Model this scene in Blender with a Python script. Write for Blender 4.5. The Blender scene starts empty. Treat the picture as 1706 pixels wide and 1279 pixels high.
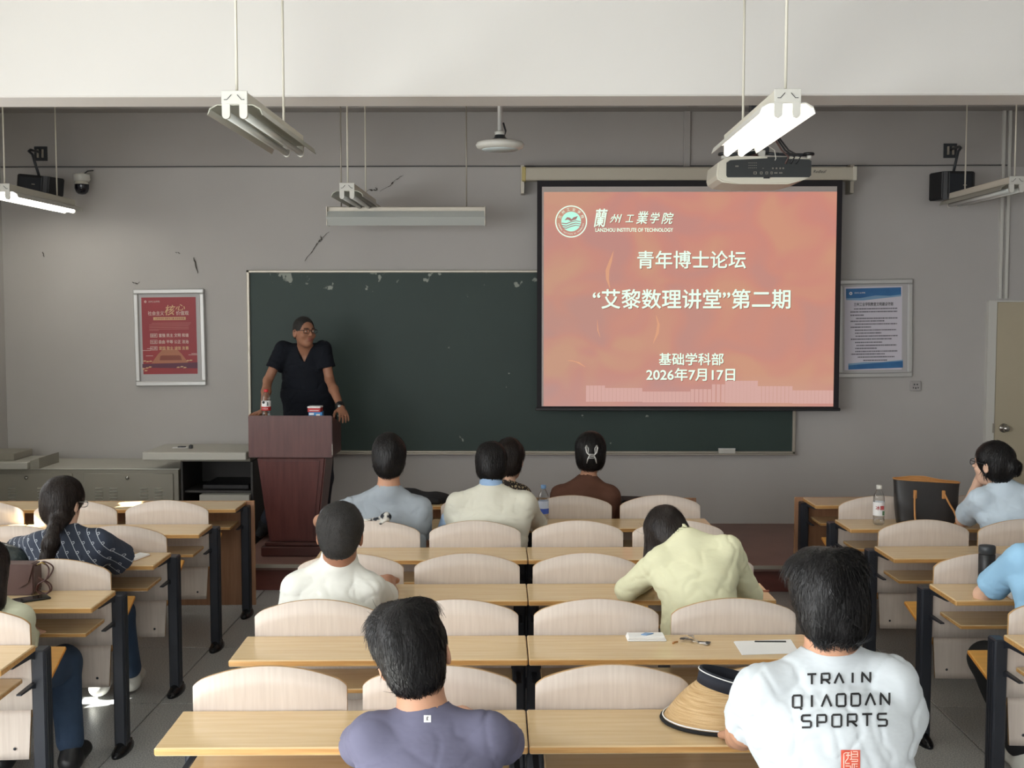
import bpy, bmesh, math, random
import numpy as np
from mathutils import Vector, Matrix, noise as mnoise
from mathutils.bvhtree import BVHTree
random.seed(7); rng = np.random.default_rng(7)
S = bpy.context.scene; C = S.collection
R = math.radians

# ------------------------------------------------------------------ camera, world, sun, area lights, exposure
F_PX, CAM_H = 1950.0, 2.03
PITCH, YAW = math.atan(124.5/F_PX), math.atan(25/F_PX)
cam = bpy.data.objects.new('camera', bpy.data.cameras.new('camera')); C.objects.link(cam)
cam.location = (0, 0, CAM_H); cam.rotation_euler = (R(90)-PITCH, 0, YAW)
cam.data.sensor_width = 36; cam.data.lens = F_PX*36/1706; cam.data.clip_end = 100
S.camera = cam
S.view_settings.view_transform = 'Standard'; S.view_settings.look = 'None'
S.view_settings.gamma = 1; S.view_settings.use_curve_mapping = False
S.view_settings.exposure = 0.28
w = bpy.data.worlds.new('sky'); S.world = w; w.use_nodes = True
w.node_tree.nodes['Background'].inputs[0].default_value = (0.75, 0.87, 1.0, 1)
w.node_tree.nodes['Background'].inputs[1].default_value = 1.0
def area(name, loc, rot, sx, sy, power, col):
    l = bpy.data.lights.new(name, 'AREA'); l.shape = 'RECTANGLE'; l.size = sx; l.size_y = sy
    l.energy = power; l.color = col
    o = bpy.data.objects.new(name, l); o.location = loc; o.rotation_euler = rot; C.objects.link(o)
    return o
DAY = (0.965, 0.99, 1.0)
# daylight through the windows of the left wall (behind and beside the camera); the rear lamp is added fill, no window there
area('window_daylight_back', (-4.38, -2.6, 1.95), (0, R(-90), 0), 1.9, 2.6, 155, DAY)
area('window_daylight_mid', (-4.38, 0.9, 1.95), (0, R(-90), 0), 1.9, 2.6, 155, DAY)
area('window_daylight_side', (-4.38, 3.6, 1.95), (0, R(-90), 0), 1.9, 1.7, 55, DAY)
area('window_daylight_front', (-4.2, 6.6, 1.95), (0, R(-90), 0), 1.9, 2.4, 24, DAY)
area('window_daylight_rear', (-0.6, -4.8, 2.0), (R(90), 0, 0), 6.5, 2.2, 140, DAY)
sun_l = bpy.data.lights.new('sun', 'SUN'); sun_l.energy = 70; sun_l.angle = R(0.5); sun_l.color = (1, .96, .88)
sun = bpy.data.objects.new('sun', sun_l); C.objects.link(sun)
SUN_TO = Vector((-0.75, -0.25, 0.6)).normalized()
sun.rotation_euler = SUN_TO.to_track_quat('Z', 'Y').to_euler()

def ray(px, py):
    d = Vector(((px-853)/F_PX, 1.0, -(py-639.5)/F_PX))
    d.rotate(Matrix.Rotation(-PITCH, 3, 'X')); d.rotate(Matrix.Rotation(YAW, 3, 'Z'))
    return d
def P(px, py, Y):
    d = ray(px, py); return Vector((0, 0, CAM_H)) + d*(Y/d.y)
def PZ(px, py, z):
    d = ray(px, py); return Vector((0, 0, CAM_H)) + d*((z-CAM_H)/d.z)

# ------------------------------------------------------------------ materials
def lin(c):
    return tuple(((v/255)/12.92 if v/255 <= .04045 else ((v/255+.055)/1.055)**2.4) for v in c)
def nd(nt, t, **kw):
    n = nt.nodes.new(t)
    for k, v in kw.items(): setattr(n, k, v)
    return n
def mat(name, rgb, rough=.5, metal=0, var=0, vscale=4, stretch=(1, 1, 1), bump=0, bscale=60, rgb2=None, spec=None, coat=0, trans=0, detail=4, contrast=1, ior=None, gen=False):
    m = bpy.data.materials.new(name); m.use_nodes = True; nt = m.node_tree
    b = nt.nodes['Principled BSDF']; b.inputs['Roughness'].default_value = rough; b.inputs['Metallic'].default_value = metal
    if spec is not None: b.inputs['Specular IOR Level'].default_value = spec
    if coat: b.inputs['Coat Weight'].default_value = coat; b.inputs['Coat Roughness'].default_value = .12
    if trans: b.inputs['Transmission Weight'].default_value = trans
    if ior: b.inputs['IOR'].default_value = ior
    c1 = lin(rgb); b.inputs['Base Color'].default_value = (*c1, 1)
    tc = nd(nt, 'ShaderNodeTexCoord'); mp = nd(nt, 'ShaderNodeMapping'); mp.inputs['Scale'].default_value = stretch
    nt.links.new(tc.outputs['Object'], mp.inputs[0])
    if var or rgb2:
        n = nd(nt, 'ShaderNodeTexNoise'); n.inputs['Scale'].default_value = vscale; n.inputs['Detail'].default_value = detail
        nt.links.new(mp.outputs[0], n.inputs[0])
        cr = nd(nt, 'ShaderNodeValToRGB')
        c2 = lin(rgb2) if rgb2 else tuple(v*(1-var) for v in c1)
        c0 = c1 if rgb2 else tuple(min(1, v*(1+var*.6)) for v in c1)
        cr.color_ramp.elements[0].color = (*c2, 1); cr.color_ramp.elements[1].color = (*c0, 1)
        cr.color_ramp.elements[0].position = .5-.22/contrast; cr.color_ramp.elements[1].position = .5+.22/contrast
        nt.links.new(n.outputs[0], cr.inputs[0]); nt.links.new(cr.outputs[0], b.inputs['Base Color'])
    if bump:
        n2 = nd(nt, 'ShaderNodeTexNoise'); n2.inputs['Scale'].default_value = bscale; n2.inputs['Detail'].default_value = 3
        nt.links.new(mp.outputs[0], n2.inputs[0])
        bp = nd(nt, 'ShaderNodeBump'); bp.inputs['Strength'].default_value = bump; bp.inputs['Distance'].default_value = .01
        nt.links.new(n2.outputs[0], bp.inputs['Height']); nt.links.new(bp.outputs[0], b.inputs['Normal'])
    return m
def emis(name, rgb, k=1.0):
    m = bpy.data.materials.new(name); m.use_nodes = True; b = m.node_tree.nodes['Principled BSDF']
    b.inputs['Base Color'].default_value = (*[v*.3 for v in lin(rgb)], 1); b.inputs['Roughness'].default_value = .8
    b.inputs['Emission Color'].default_value = (*lin(rgb), 1); b.inputs['Emission Strength'].default_value = k
    return m
M = {}
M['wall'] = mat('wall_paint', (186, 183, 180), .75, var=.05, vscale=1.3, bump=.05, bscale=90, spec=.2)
M['wall_up'] = mat('wall_paint_upper', (170, 166, 162), .75, var=.05, vscale=1.3, bump=.05, bscale=90, spec=.2)  # wall paint darkened to carry the ceiling beam's shade
M['beam'] = mat('beam_paint', (224, 222, 219), .8, var=.02, vscale=1.5, spec=.2)
M['ceil'] = mat('ceiling_paint', (215, 214, 208), .85, var=.03, vscale=2)
M['crack'] = mat('crack', (88, 84, 78), .95, var=.3, vscale=60)
M['floor'] = mat('terrazzo', (196, 196, 193), .3, rgb2=(136, 138, 140), vscale=150, contrast=1.6, detail=2, spec=.4)
M['grout'] = mat('floor_joint', (60, 60, 60), .8)
M['plat'] = mat('platform_paint', (136, 104, 96), .42, var=.16, vscale=3, bump=.05)
M['riser'] = mat('platform_riser_paint', (112, 62, 54), .45, var=.18, vscale=5, stretch=(1, 1, 4))
M['top'] = mat('desk_laminate', (222, 196, 154), .2, rgb2=(211, 181, 136), vscale=5, stretch=(.7, 9, 9), spec=.45)
M['edge'] = mat('desk_edge', (214, 168, 106), .4, rgb2=(180, 130, 72), vscale=9, stretch=(.6, 6, 10))
M['back'] = mat('backrest_veneer', (214, 202, 192), .42, rgb2=(202, 189, 179), vscale=6, stretch=(16, 16, .8), spec=.35)
M['backedge'] = mat('plywood_edge', (196, 158, 110), .5, var=.2, vscale=40, stretch=(1, 1, 1))
M['seat'] = mat('seat_veneer', (222, 166, 88), .4, var=.1, vscale=6, stretch=(1, 9, 1))
M['seatedge'] = mat('orange_seat_edge', (226, 158, 66), .4, rgb2=(196, 128, 50), vscale=20, stretch=(1, 1, 1))
M['steel'] = mat('dark_blue_steel', (44, 47, 55), .42, metal=.25, var=.15, vscale=6)
M['cast'] = mat('black_cast_foot', (34, 35, 38), .22, metal=.5)
M['chrome'] = mat('chrome', (190, 188, 182), .25, metal=1)
M['alu'] = mat('aluminium', (196, 196, 194), .4, metal=.45)
M['alu_dull'] = mat('dull_aluminium', (176, 170, 158), .42, metal=.6)
M['board'] = mat('green_chalkboard', (50, 66, 62), .55, var=.1, vscale=1.6, spec=.4)
M['white'] = mat('white_enamel', (208, 207, 200), .4)
M['cream'] = mat('cream_enamel', (214, 210, 196), .45)
M['tube_off'] = mat('tube_off', (212, 216, 212), .2)
M['refl'] = mat('grey_reflector', (168, 168, 156), .35, metal=.3)
M['black'] = mat('black_plastic', (24, 25, 28), .42)
M['dkgrey'] = mat('dark_grey_plastic', (52, 56, 60), .4)
M['console'] = mat('taupe_metal', (148, 144, 132), .42, var=.05, vscale=3)
M['console_dk'] = mat('dark_compartment', (62, 60, 58), .6)
M['console_lt'] = mat('pale_metal', (186, 184, 174), .45)
M['maho'] = mat('mahogany_veneer', (98, 54, 50), .36, rgb2=(78, 40, 38), vscale=4, stretch=(7, 7, .8), coat=.1)
M['maho_dk'] = mat('dark_mahogany', (72, 38, 34), .35, var=.15, vscale=5)
M['door'] = mat('door_cream', (186, 176, 152), .5, var=.04, vscale=2)
M['skin'] = mat('skin', (192, 144, 116), .5, var=.07, vscale=12, spec=.35)
M['skin_dk'] = mat('tanned_skin', (160, 114, 90), .5, var=.08, vscale=12, spec=.35)
M['skin_lt'] = mat('light_skin', (224, 184, 160), .5, var=.05, vscale=12, spec=.35)
M['hair'] = mat('black_hair', (15, 14, 15), .42, rgb2=(26, 24, 25), vscale=60, stretch=(1, 1, .15), bump=.35, bscale=160, spec=.3)
M['hair_br'] = mat('dark_brown_hair', (26, 20, 19), .42, rgb2=(40, 33, 30), vscale=60, stretch=(1, 1, .15), bump=.35, bscale=160, spec=.3)
M['hair_short'] = mat('cropped_hair', (22, 21, 21), .65, rgb2=(36, 33, 31), vscale=70, bump=.4, bscale=300)
M['tan'] = mat('tan_leather', (190, 134, 76), .5, var=.1, vscale=20)
M['brown'] = mat('brown_leather', (84, 60, 56), .45, var=.12, vscale=15)
M['paper'] = mat('white_paper', (240, 240, 240), .7)
M['red'] = mat('red_print', (190, 40, 44), .45)
M['blue'] = mat('blue_print', (40, 130, 196), .45)
M['redcap'] = mat('red_cap', (206, 48, 52), .35)
M['bluecap'] = mat('blue_cap', (120, 160, 205), .35)
M['bluelabel'] = mat('blue_label', (66, 96, 190), .45)
M['ink'] = mat('black_ink', (28, 28, 30), .6)
M['eyew'] = mat('eye_white', (225, 220, 214), .3)
M['lip'] = mat('lips', (150, 86, 78), .5)
M['denim'] = mat('blue_denim', (46, 66, 92), .85, var=.25, vscale=9, bump=.2, bscale=200)
M['navy'] = mat('navy_cloth', (34, 38, 50), .85, var=.1, vscale=9)
M['blkcloth'] = mat('black_cloth', (22, 23, 26), .85, var=.1, vscale=9)
def cloth(name, rgb, var=.03, rgb2=None, rough=.85):
    return mat(name, rgb, rough, var=var, vscale=5, bump=.55, bscale=9, stretch=(1, 1, 1.8), rgb2=rgb2, spec=.15)
def plastic_clear():
    m = bpy.data.materials.new('clear_plastic'); m.use_nodes = True; nt = m.node_tree
    out = nt.nodes['Material Output']; nt.nodes.remove(nt.nodes['Principled BSDF'])
    t = nd(nt, 'ShaderNodeBsdfTransparent'); t.inputs[0].default_value = (.93, .95, .96, 1)
    g = nd(nt, 'ShaderNodeBsdfGlossy'); g.inputs['Roughness'].default_value = .08
    fr = nd(nt, 'ShaderNodeLayerWeight'); fr.inputs['Blend'].default_value = .35
    mx = nd(nt, 'ShaderNodeMixShader'); nt.links.new(fr.outputs['Facing'], mx.inputs[0])
    nt.links.new(t.outputs[0], mx.inputs[1]); nt.links.new(g.outputs[0], mx.inputs[2]); nt.links.new(mx.outputs[0], out.inputs[0])
    return m
M['clear'] = plastic_clear()
M['glass'] = M['clear']

# ------------------------------------------------------------------ mesh helpers
def obj(name, me, parent=None, mats=(), smooth=False):
    if isinstance(me, bmesh.types.BMesh):
        bm = me; fixn(bm); me = bpy.data.meshes.new(name); bm.to_mesh(me); bm.free()
    for m in (mats if isinstance(mats, (list, tuple)) else (mats,)): me.materials.append(m)
    if smooth:
        me.polygons.foreach_set('use_smooth', [True]*len(me.polygons))
    o = bpy.data.objects.new(name, me); C.objects.link(o)
    if parent is not None:
        o.parent = parent
    return o
def tag(o, label=None, cat=None, group=None, kind=None):
    if label: o['label'] = label
    if cat: o['category'] = cat
    if group: o['group'] = group
    if kind: o['kind'] = kind
    return o
def empty(name, loc=(0, 0, 0), rz=0, label=None, cat=None, group=None, kind=None):
    o = bpy.data.objects.new(name, None); C.objects.link(o); o.location = loc; o.rotation_euler = (0, 0, rz)
    o.empty_display_size = .05
    return tag(o, label, cat, group, kind)
def box(bm, x0, x1, y0, y1, z0, z1, bev=0, mi=0, M4=None, seg=1):
    vs = [bm.verts.new((x, y, z)) for x in (x0, x1) for y in (y0, y1) for z in (z0, z1)]
    fs = [bm.faces.new([vs[i] for i in q]) for q in ((0, 1, 3, 2), (4, 6, 7, 5), (0, 4, 5, 1), (2, 3, 7, 6), (0, 2, 6, 4), (1, 5, 7, 3))]
    for f in fs: f.material_index = mi
    if bev:
        es = list({e for f in fs for e in f.edges})
        r = bmesh.ops.bevel(bm, geom=es, offset=bev, segments=seg, affect='EDGES', profile=.5)
        for f in r['faces']: f.material_index = mi
        vs = list({v for f in fs if f.is_valid for v in f.verts} | {v for f in r['faces'] for v in f.verts})
    if M4 is not None:
        for v in vs: v.co = M4 @ v.co
    return vs
def prism(bm, pts, y0, y1, mi=0, mi_side=None, axis='y'):
    """pts in XZ extruded along y (or XY along z)."""
    def mk(p, t): return (p[0], t, p[1]) if axis == 'y' else ((p[0], p[1], t) if axis == 'z' else (t, p[0], p[1]))
    a = [bm.verts.new(mk(p, y0)) for p in pts]; b = [bm.verts.new(mk(p, y1)) for p in pts]
    f = bm.faces.new(a); f.material_index = mi; f = bm.faces.new(b[::-1]); f.material_index = mi
    n = len(pts)
    for i in range(n):
        f = bm.faces.new((a[i], b[i], b[(i+1) % n], a[(i+1) % n])); f.material_index = mi if mi_side is None else mi_side
    return a+b
def fixn(bm): bmesh.ops.recalc_face_normals(bm, faces=bm.faces[:]); return bm
def tube(bm, pts, r, seg=8, caps=True, mi=0):
    pts = [Vector(p) for p in pts]; rs = r if isinstance(r, (list, tuple)) else [r]*len(pts)
    rings = []; prev = None
    for i, p in enumerate(pts):
        d = (pts[min(i+1, len(pts)-1)] - pts[max(i-1, 0)]).normalized()
        if prev is None: u = d.orthogonal().normalized()
        else: u = (prev - d*prev.dot(d)); u = u.normalized() if u.length > 1e-6 else d.orthogonal().normalized()
        prev = u; v = d.cross(u)
        rings.append([bm.verts.new(p+(u*math.cos(a)+v*math.sin(a))*rs[i]) for a in [k*2*math.pi/seg for k in range(seg)]])
    for a, b in zip(rings[:-1], rings[1:]):
        for k in range(seg):
            f = bm.faces.new((a[k], a[(k+1) % seg], b[(k+1) % seg], b[k])); f.smooth = True; f.material_index = mi
    if caps:
        f = bm.faces.new(rings[0][::-1]); f.material_index = mi; f = bm.faces.new(rings[-1]); f.material_index = mi
    return rings
def lathe(bm, prof, seg=24, c=(0, 0, 0), mi=0, close=False):
    rings = []
    for r, z in prof:
        if r < 1e-6: rings.append([bm.verts.new((c[0], c[1], c[2]+z))])
        else: rings.append([bm.verts.new((c[0]+r*math.cos(a), c[1]+r*math.sin(a), c[2]+z)) for a in [k*2*math.pi/seg for k in range(seg)]])
    for a, b in zip(rings[:-1], rings[1:]):
        for k in range(seg):
            k2 = (k+1) % seg
            q = [a[k % len(a)], a[k2 % len(a)], b[k2 % len(b)], b[k % len(b)]]
            q = [v for i, v in enumerate(q) if v not in q[:i]]
            if len(q) > 2:
                f = bm.faces.new(q); f.smooth = True; f.material_index = mi
    return rings
def bx(name, parent, m, *a, bev=0, M4=None, seg=1):
    bm = bmesh.new(); box(bm, *a, bev=bev, M4=M4, seg=seg); return obj(name, bm, parent, m)
def wtube(name, parent, m, pts, r, seg=8):
    bm = bmesh.new(); tube(bm, pts, r, seg); return obj(name, bm, parent, m)
def text(name, s, size, m, parent, loc, w=None, h=None, off=0, shear=0, rot=(R(90), 0, 0), align='CENTER', space=1, ext=0):
    cu = bpy.data.curves.new(name, 'FONT'); cu.body = s; cu.size = size; cu.offset = 0; cu.shear = shear
    cu.align_x = align; cu.align_y = 'CENTER'; cu.space_character = space; cu.extrude = ext; cu.resolution_u = 3
    to = bpy.data.objects.new('t', cu); C.objects.link(to)
    dg = bpy.context.evaluated_depsgraph_get(); dg.update()
    me = bpy.data.meshes.new_from_object(to.evaluated_get(dg)); bpy.data.objects.remove(to); bpy.data.curves.remove(cu)
    me.name = name; me.materials.clear(); n = len(me.vertices)
    co = np.empty(n*3, 'f'); me.vertices.foreach_get('co', co); co = co.reshape(-1, 3)
    lo, hi = co.min(0), co.max(0)
    sx = w/(hi[0]-lo[0]) if w else 1; sy = h/(hi[1]-lo[1]) if h else (sx if w else 1)
    if w is None and h: sx = sy
    co[:, 0] = (co[:, 0]-((lo[0]+hi[0])/2 if align == 'CENTER' else lo[0]))*sx; co[:, 1] = (co[:, 1]-(lo[1]+hi[1])/2)*sy
    me.vertices.foreach_set('co', co.ravel())
    if off:
        fs = [tuple(p.vertices) for p in me.polygons]; hh_ = (hi[1]-lo[1])*abs(sy)*min(.035, off*6)*.5; VV = []; FF = []
        for kx, (ax_, az_) in enumerate(((-1, 0), (1, 0), (0, -1), (0, 1), (0, 0))):
            b0_ = len(VV); VV += [(float(c_[0]+ax_*hh_), float(c_[1]+az_*hh_), float(c_[2])+kx*.00015) for c_ in co]; FF += [tuple(v+b0_ for v in f_) for f_ in fs]
        me = bpy.data.meshes.new(name); me.from_pydata(VV, [], FF)
    o = obj(name, me, parent, m); o.location = loc; o.rotation_euler = rot
    return o

# ------------------------------------------------------------------ SDF modeller (bodies, clothes, hair as continuous surfaces)
def A(v): return np.array(v, dtype=np.float32)
class SDF:
    def __init__(s): s.p = []
    def cone(s, a, b, ra, rb, k=.02, u=None, sc=1.0, op='u'):
        a, b = A(a), A(b); m = max(ra, rb)*(sc if u is not None else 1)+.05
        lo, hi = np.minimum(a, b)-m, np.maximum(a, b)+m
        U = None if u is None else A(u)/np.linalg.norm(A(u))
        def f(p):
            q = p-a; ba = b-a
            if U is not None:
                q = q-(q@U)[..., None]*U*(1-1/sc); ba = ba-(ba@U)*U*(1-1/sc)
            t = np.clip((q@ba)/max(float(ba@ba), 1e-9), 0, 1)
            return np.linalg.norm(q-t[..., None]*ba, axis=-1)-(ra+(rb-ra)*t)
        s.p.append((f, lo, hi, op, k)); return s
    def sleeve(s, a, b, ra, rb, k=.02):
        a, b = A(a), A(b); L_ = float(np.linalg.norm(b-a)); d_ = (b-a)/L_; b2 = b+d_*.06; rb2 = rb+(rb-ra)*.06/L_
        m = max(ra, rb)+.05; lo, hi = np.minimum(a, b)-m, np.maximum(a, b)+m; ba = b2-a
        def f(p):
            q = p-a; t = np.clip((q@ba)/float(ba@ba), 0, 1)
            return np.maximum(np.linalg.norm(q-t[..., None]*ba, axis=-1)-(ra+(rb2-ra)*t), (p-b)@d_)
        s.p.append((f, lo, hi, 'u', k)); return s
    def ell(s, c, r, Rm=None, k=.02, op='u'):
        c = A(c); r = A(r); Rm = np.eye(3, dtype=np.float32) if Rm is None else Rm.astype(np.float32)
        m = float(r.max())+.03
        def f(p):
            q = (p-c)@Rm
            k0 = np.linalg.norm(q/r, axis=-1); k1 = np.linalg.norm(q/(r*r), axis=-1)
            return np.where(k1 > 1e-6, k0*(k0-1)/np.maximum(k1, 1e-6), -float(r.min()))
        s.p.append((f, c-m, c+m, op, k)); return s
    def plane(s, c, n, k=.004):   # keep the side the normal points away from
        c = A(c); n = A(n)/np.linalg.norm(A(n))
        s.p.append((lambda p: (p-c)@n, None, None, 'i', k)); return s
    def blur(s, r): s.p.append((r, None, None, 'b', 0)); return s
    def disp(s, fn): s.p.append((fn, None, None, 'd', 0)); return s
    def grid(s, vox):
        us = [q for q in s.p if q[3] == 'u']
        lo = np.min([q[1] for q in us], 0)-.01; hi = np.max([q[2] for q in us], 0)+.01
        n = np.ceil((hi-lo)/vox).astype(int)+1
        ax = [lo[i]+np.arange(n[i], dtype=np.float32)*vox for i in range(3)]
        Fd = np.full(n, .2, np.float32)
        for f, a, b, op, k in s.p:
            if a is None:
                sl = tuple(slice(0, n[i]) for i in range(3))
            else:
                i0 = np.clip(np.floor((a-lo)/vox).astype(int), 0, n); i1 = np.clip(np.ceil((b-lo)/vox).astype(int)+1, 0, n)
                if (i1 <= i0).any(): continue
                sl = tuple(slice(i0[i], i1[i]) for i in range(3))
            if op == 'b':
                rr_ = max(1, int(round(f/vox)))
                for _ in range(2):
                    for ax_ in range(3):
                        cs = np.cumsum(np.concatenate([np.repeat(Fd.take([0], ax_), rr_+1, ax_), Fd, np.repeat(Fd.take([-1], ax_), rr_, ax_)], ax_), ax_, dtype=np.float64)
                        n_ = Fd.shape[ax_]; w_ = 2*rr_+1
                        Fd = ((cs.take(range(w_, w_+n_), ax_)-cs.take(range(0, n_), ax_))/w_).astype(np.float32)
                continue
            G = Fd[sl]
            if op in 'di':
                idx = np.nonzero(np.abs(G) < .06) if op == 'd' else np.nonzero(G < .06)
                pts = np.stack([ax[i][idx[i]] for i in range(3)], -1)
                if op == 'd': G[idx] += f(pts)
                else:
                    d = f(pts); g = G[idx]
                    h = np.clip(.5-.5*(g-d)/k, 0, 1); G[idx] = g*(1-h)+d*h+k*h*(1-h)
                continue
            X, Y, Z = np.meshgrid(*[ax[i][sl[i]] for i in range(3)], indexing='ij')
            d = f(np.stack([X, Y, Z], -1))
            if op == 'u':
                h = np.clip(.5+.5*(G-d)/k, 0, 1); Fd[sl] = G*(1-h)+d*h-k*h*(1-h)
            else:
                d = -d; h = np.clip(.5-.5*(G-d)/k, 0, 1); Fd[sl] = G*(1-h)+d*h+k*h*(1-h)
        return Fd, lo
    def mesh(s, name, vox):
        Fd, lo = s.grid(vox); neg = Fd < 0
        c = neg[:-1, :-1, :-1].astype(np.int8)
        for dx in (0, 1):
            for dy in (0, 1):
                for dz in (0, 1):
                    if dx+dy+dz: c = c+neg[dx:neg.shape[0]-1+dx, dy:neg.shape[1]-1+dy, dz:neg.shape[2]-1+dz]
        act = (c > 0) & (c < 8); idx = np.argwhere(act)
        vid = np.full(act.shape, -1, np.int64); vid[act] = np.arange(len(idx))
        acc = np.zeros((len(idx), 3), np.float32); cnt = np.zeros(len(idx), np.float32)
        cor = [(0, 0, 0), (1, 0, 0), (0, 1, 0), (1, 1, 0), (0, 0, 1), (1, 0, 1), (0, 1, 1), (1, 1, 1)]
        val = [Fd[idx[:, 0]+q[0], idx[:, 1]+q[1], idx[:, 2]+q[2]] for q in cor]
        for i in range(8):
            for j in range(i+1, 8):
                if sum(abs(cor[i][k]-cor[j][k]) for k in range(3)) != 1: continue
                a, b = val[i], val[j]; m = (a < 0) != (b < 0)
                t = np.where(m, a/np.where(m, a-b, 1), 0)[:, None]
                acc += np.where(m[:, None], np.array(cor[i])+t*(np.array(cor[j])-np.array(cor[i])), 0); cnt += m
        V = (idx+acc/cnt[:, None])*vox+lo
        Fs = []
        for axn in range(3):
            o1, o2 = [(1, 2), (2, 0), (0, 1)][axn]
            sl0 = [slice(None)]*3; sl1 = [slice(None)]*3; sl0[axn] = slice(0, -1); sl1[axn] = slice(1, None)
            a = neg[tuple(sl0)]; b = neg[tuple(sl1)]
            e = np.argwhere(a != b)
            e = e[(e[:, o1] > 0) & (e[:, o2] > 0) & (e[:, o1] < act.shape[o1]) & (e[:, o2] < act.shape[o2])]
            def g(d1, d2):
                q = e.copy(); q[:, o1] -= d1; q[:, o2] -= d2; return vid[q[:, 0], q[:, 1], q[:, 2]]
            quad = np.stack([g(1, 1), g(0, 1), g(0, 0), g(1, 0)], 1)
            fl = ~a[e[:, 0], e[:, 1], e[:, 2]]
            quad[fl] = quad[fl][:, ::-1]; Fs.append(quad)
        Q = np.concatenate(Fs); Q = Q[(Q >= 0).all(1)]
        me = bpy.data.meshes.new(name); me.vertices.add(len(V)); me.vertices.foreach_set('co', V.astype('f').ravel())
        me.loops.add(len(Q)*4); me.loops.foreach_set('vertex_index', Q.ravel().astype('i'))
        me.polygons.add(len(Q)); me.polygons.foreach_set('loop_start', (np.arange(len(Q))*4).astype('i'))
        me.update(calc_edges=True); me.polygons.foreach_set('use_smooth', np.ones(len(Q), bool)); me.validate()
        return me
def nz(p, fr, seed=0):
    a = np.zeros(p.shape[:-1], np.float32); r = np.random.default_rng(seed)
    for i in range(7):
        d = r.normal(size=3); d /= np.linalg.norm(d); d *= fr*(.7+.9*r.random())
        a += np.sin(p@d.astype(np.float32)+r.random()*6.28+1.3*np.sin(p@(r.normal(size=3)*fr*.5).astype(np.float32)))
    return a/4
def rotm(yaw=0, pitch=0, roll=0):
    return np.array(Matrix.Rotation(R(yaw), 3, 'Z') @ Matrix.Rotation(R(-pitch), 3, 'X') @ Matrix.Rotation(R(roll), 3, 'Y'))

def finger_prims(s, wr, d, n, side, curl=.5, sc=1.0, off=0):
    """hand: wrist point, direction, back-of-hand normal, side=+1 thumb towards cross(d,n)"""
    d = A(d)/np.linalg.norm(A(d)); n = A(n)-d*(A(n)@d); n = n/np.linalg.norm(n); t = np.cross(d, n)*side; wr = A(wr)
    pc = wr+d*.05*sc
    Rm = np.stack([t, d, n], 1)
    s.ell(pc, (.040*sc, .052*sc, .016*sc), Rm, k=.012)
    s.cone(wr-d*.01, wr+d*.03*sc, .024*sc, .024*sc, k=.015)
    for i, L in enumerate((.068, .076, .070, .056)):
        base = wr+d*.088*sc+t*(.030-.020*i)*sc+d*(-.004*abs(i-1.3))*sc
        dd = d+t*(.10-.08*i); dd /= np.linalg.norm(dd); p = base; ang = 0
        s.cone(wr+d*.05*sc+t*(.022-.015*i)*sc, base, .010*sc, .0095*sc, k=.008)
        for j, fr in enumerate((.45, .32, .23)):
            ang += curl*(.55, .75, .5)[j]
            q = p+(dd*math.cos(ang)-n*math.sin(ang))*L*fr*sc
            s.cone(p, q, (.0092-.0008*j)*sc, (.0085-.0009*j)*sc, k=.003); p = q
    p0 = wr+d*.02*sc+t*.022*sc; p1 = p0+(d*.55+t*.75-n*.25)*.042*sc; p2 = p1+(d*.85+t*.35-n*.3)*.034*sc; p3 = p2+(d*.95+t*.1-n*.4)*.026*sc
    s.cone(p0, p1, .015*sc, .0115*sc, k=.012); s.cone(p1, p2, .0108*sc, .0095*sc, k=.004); s.cone(p2, p3, .0095*sc, .008*sc, k=.004)

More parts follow.
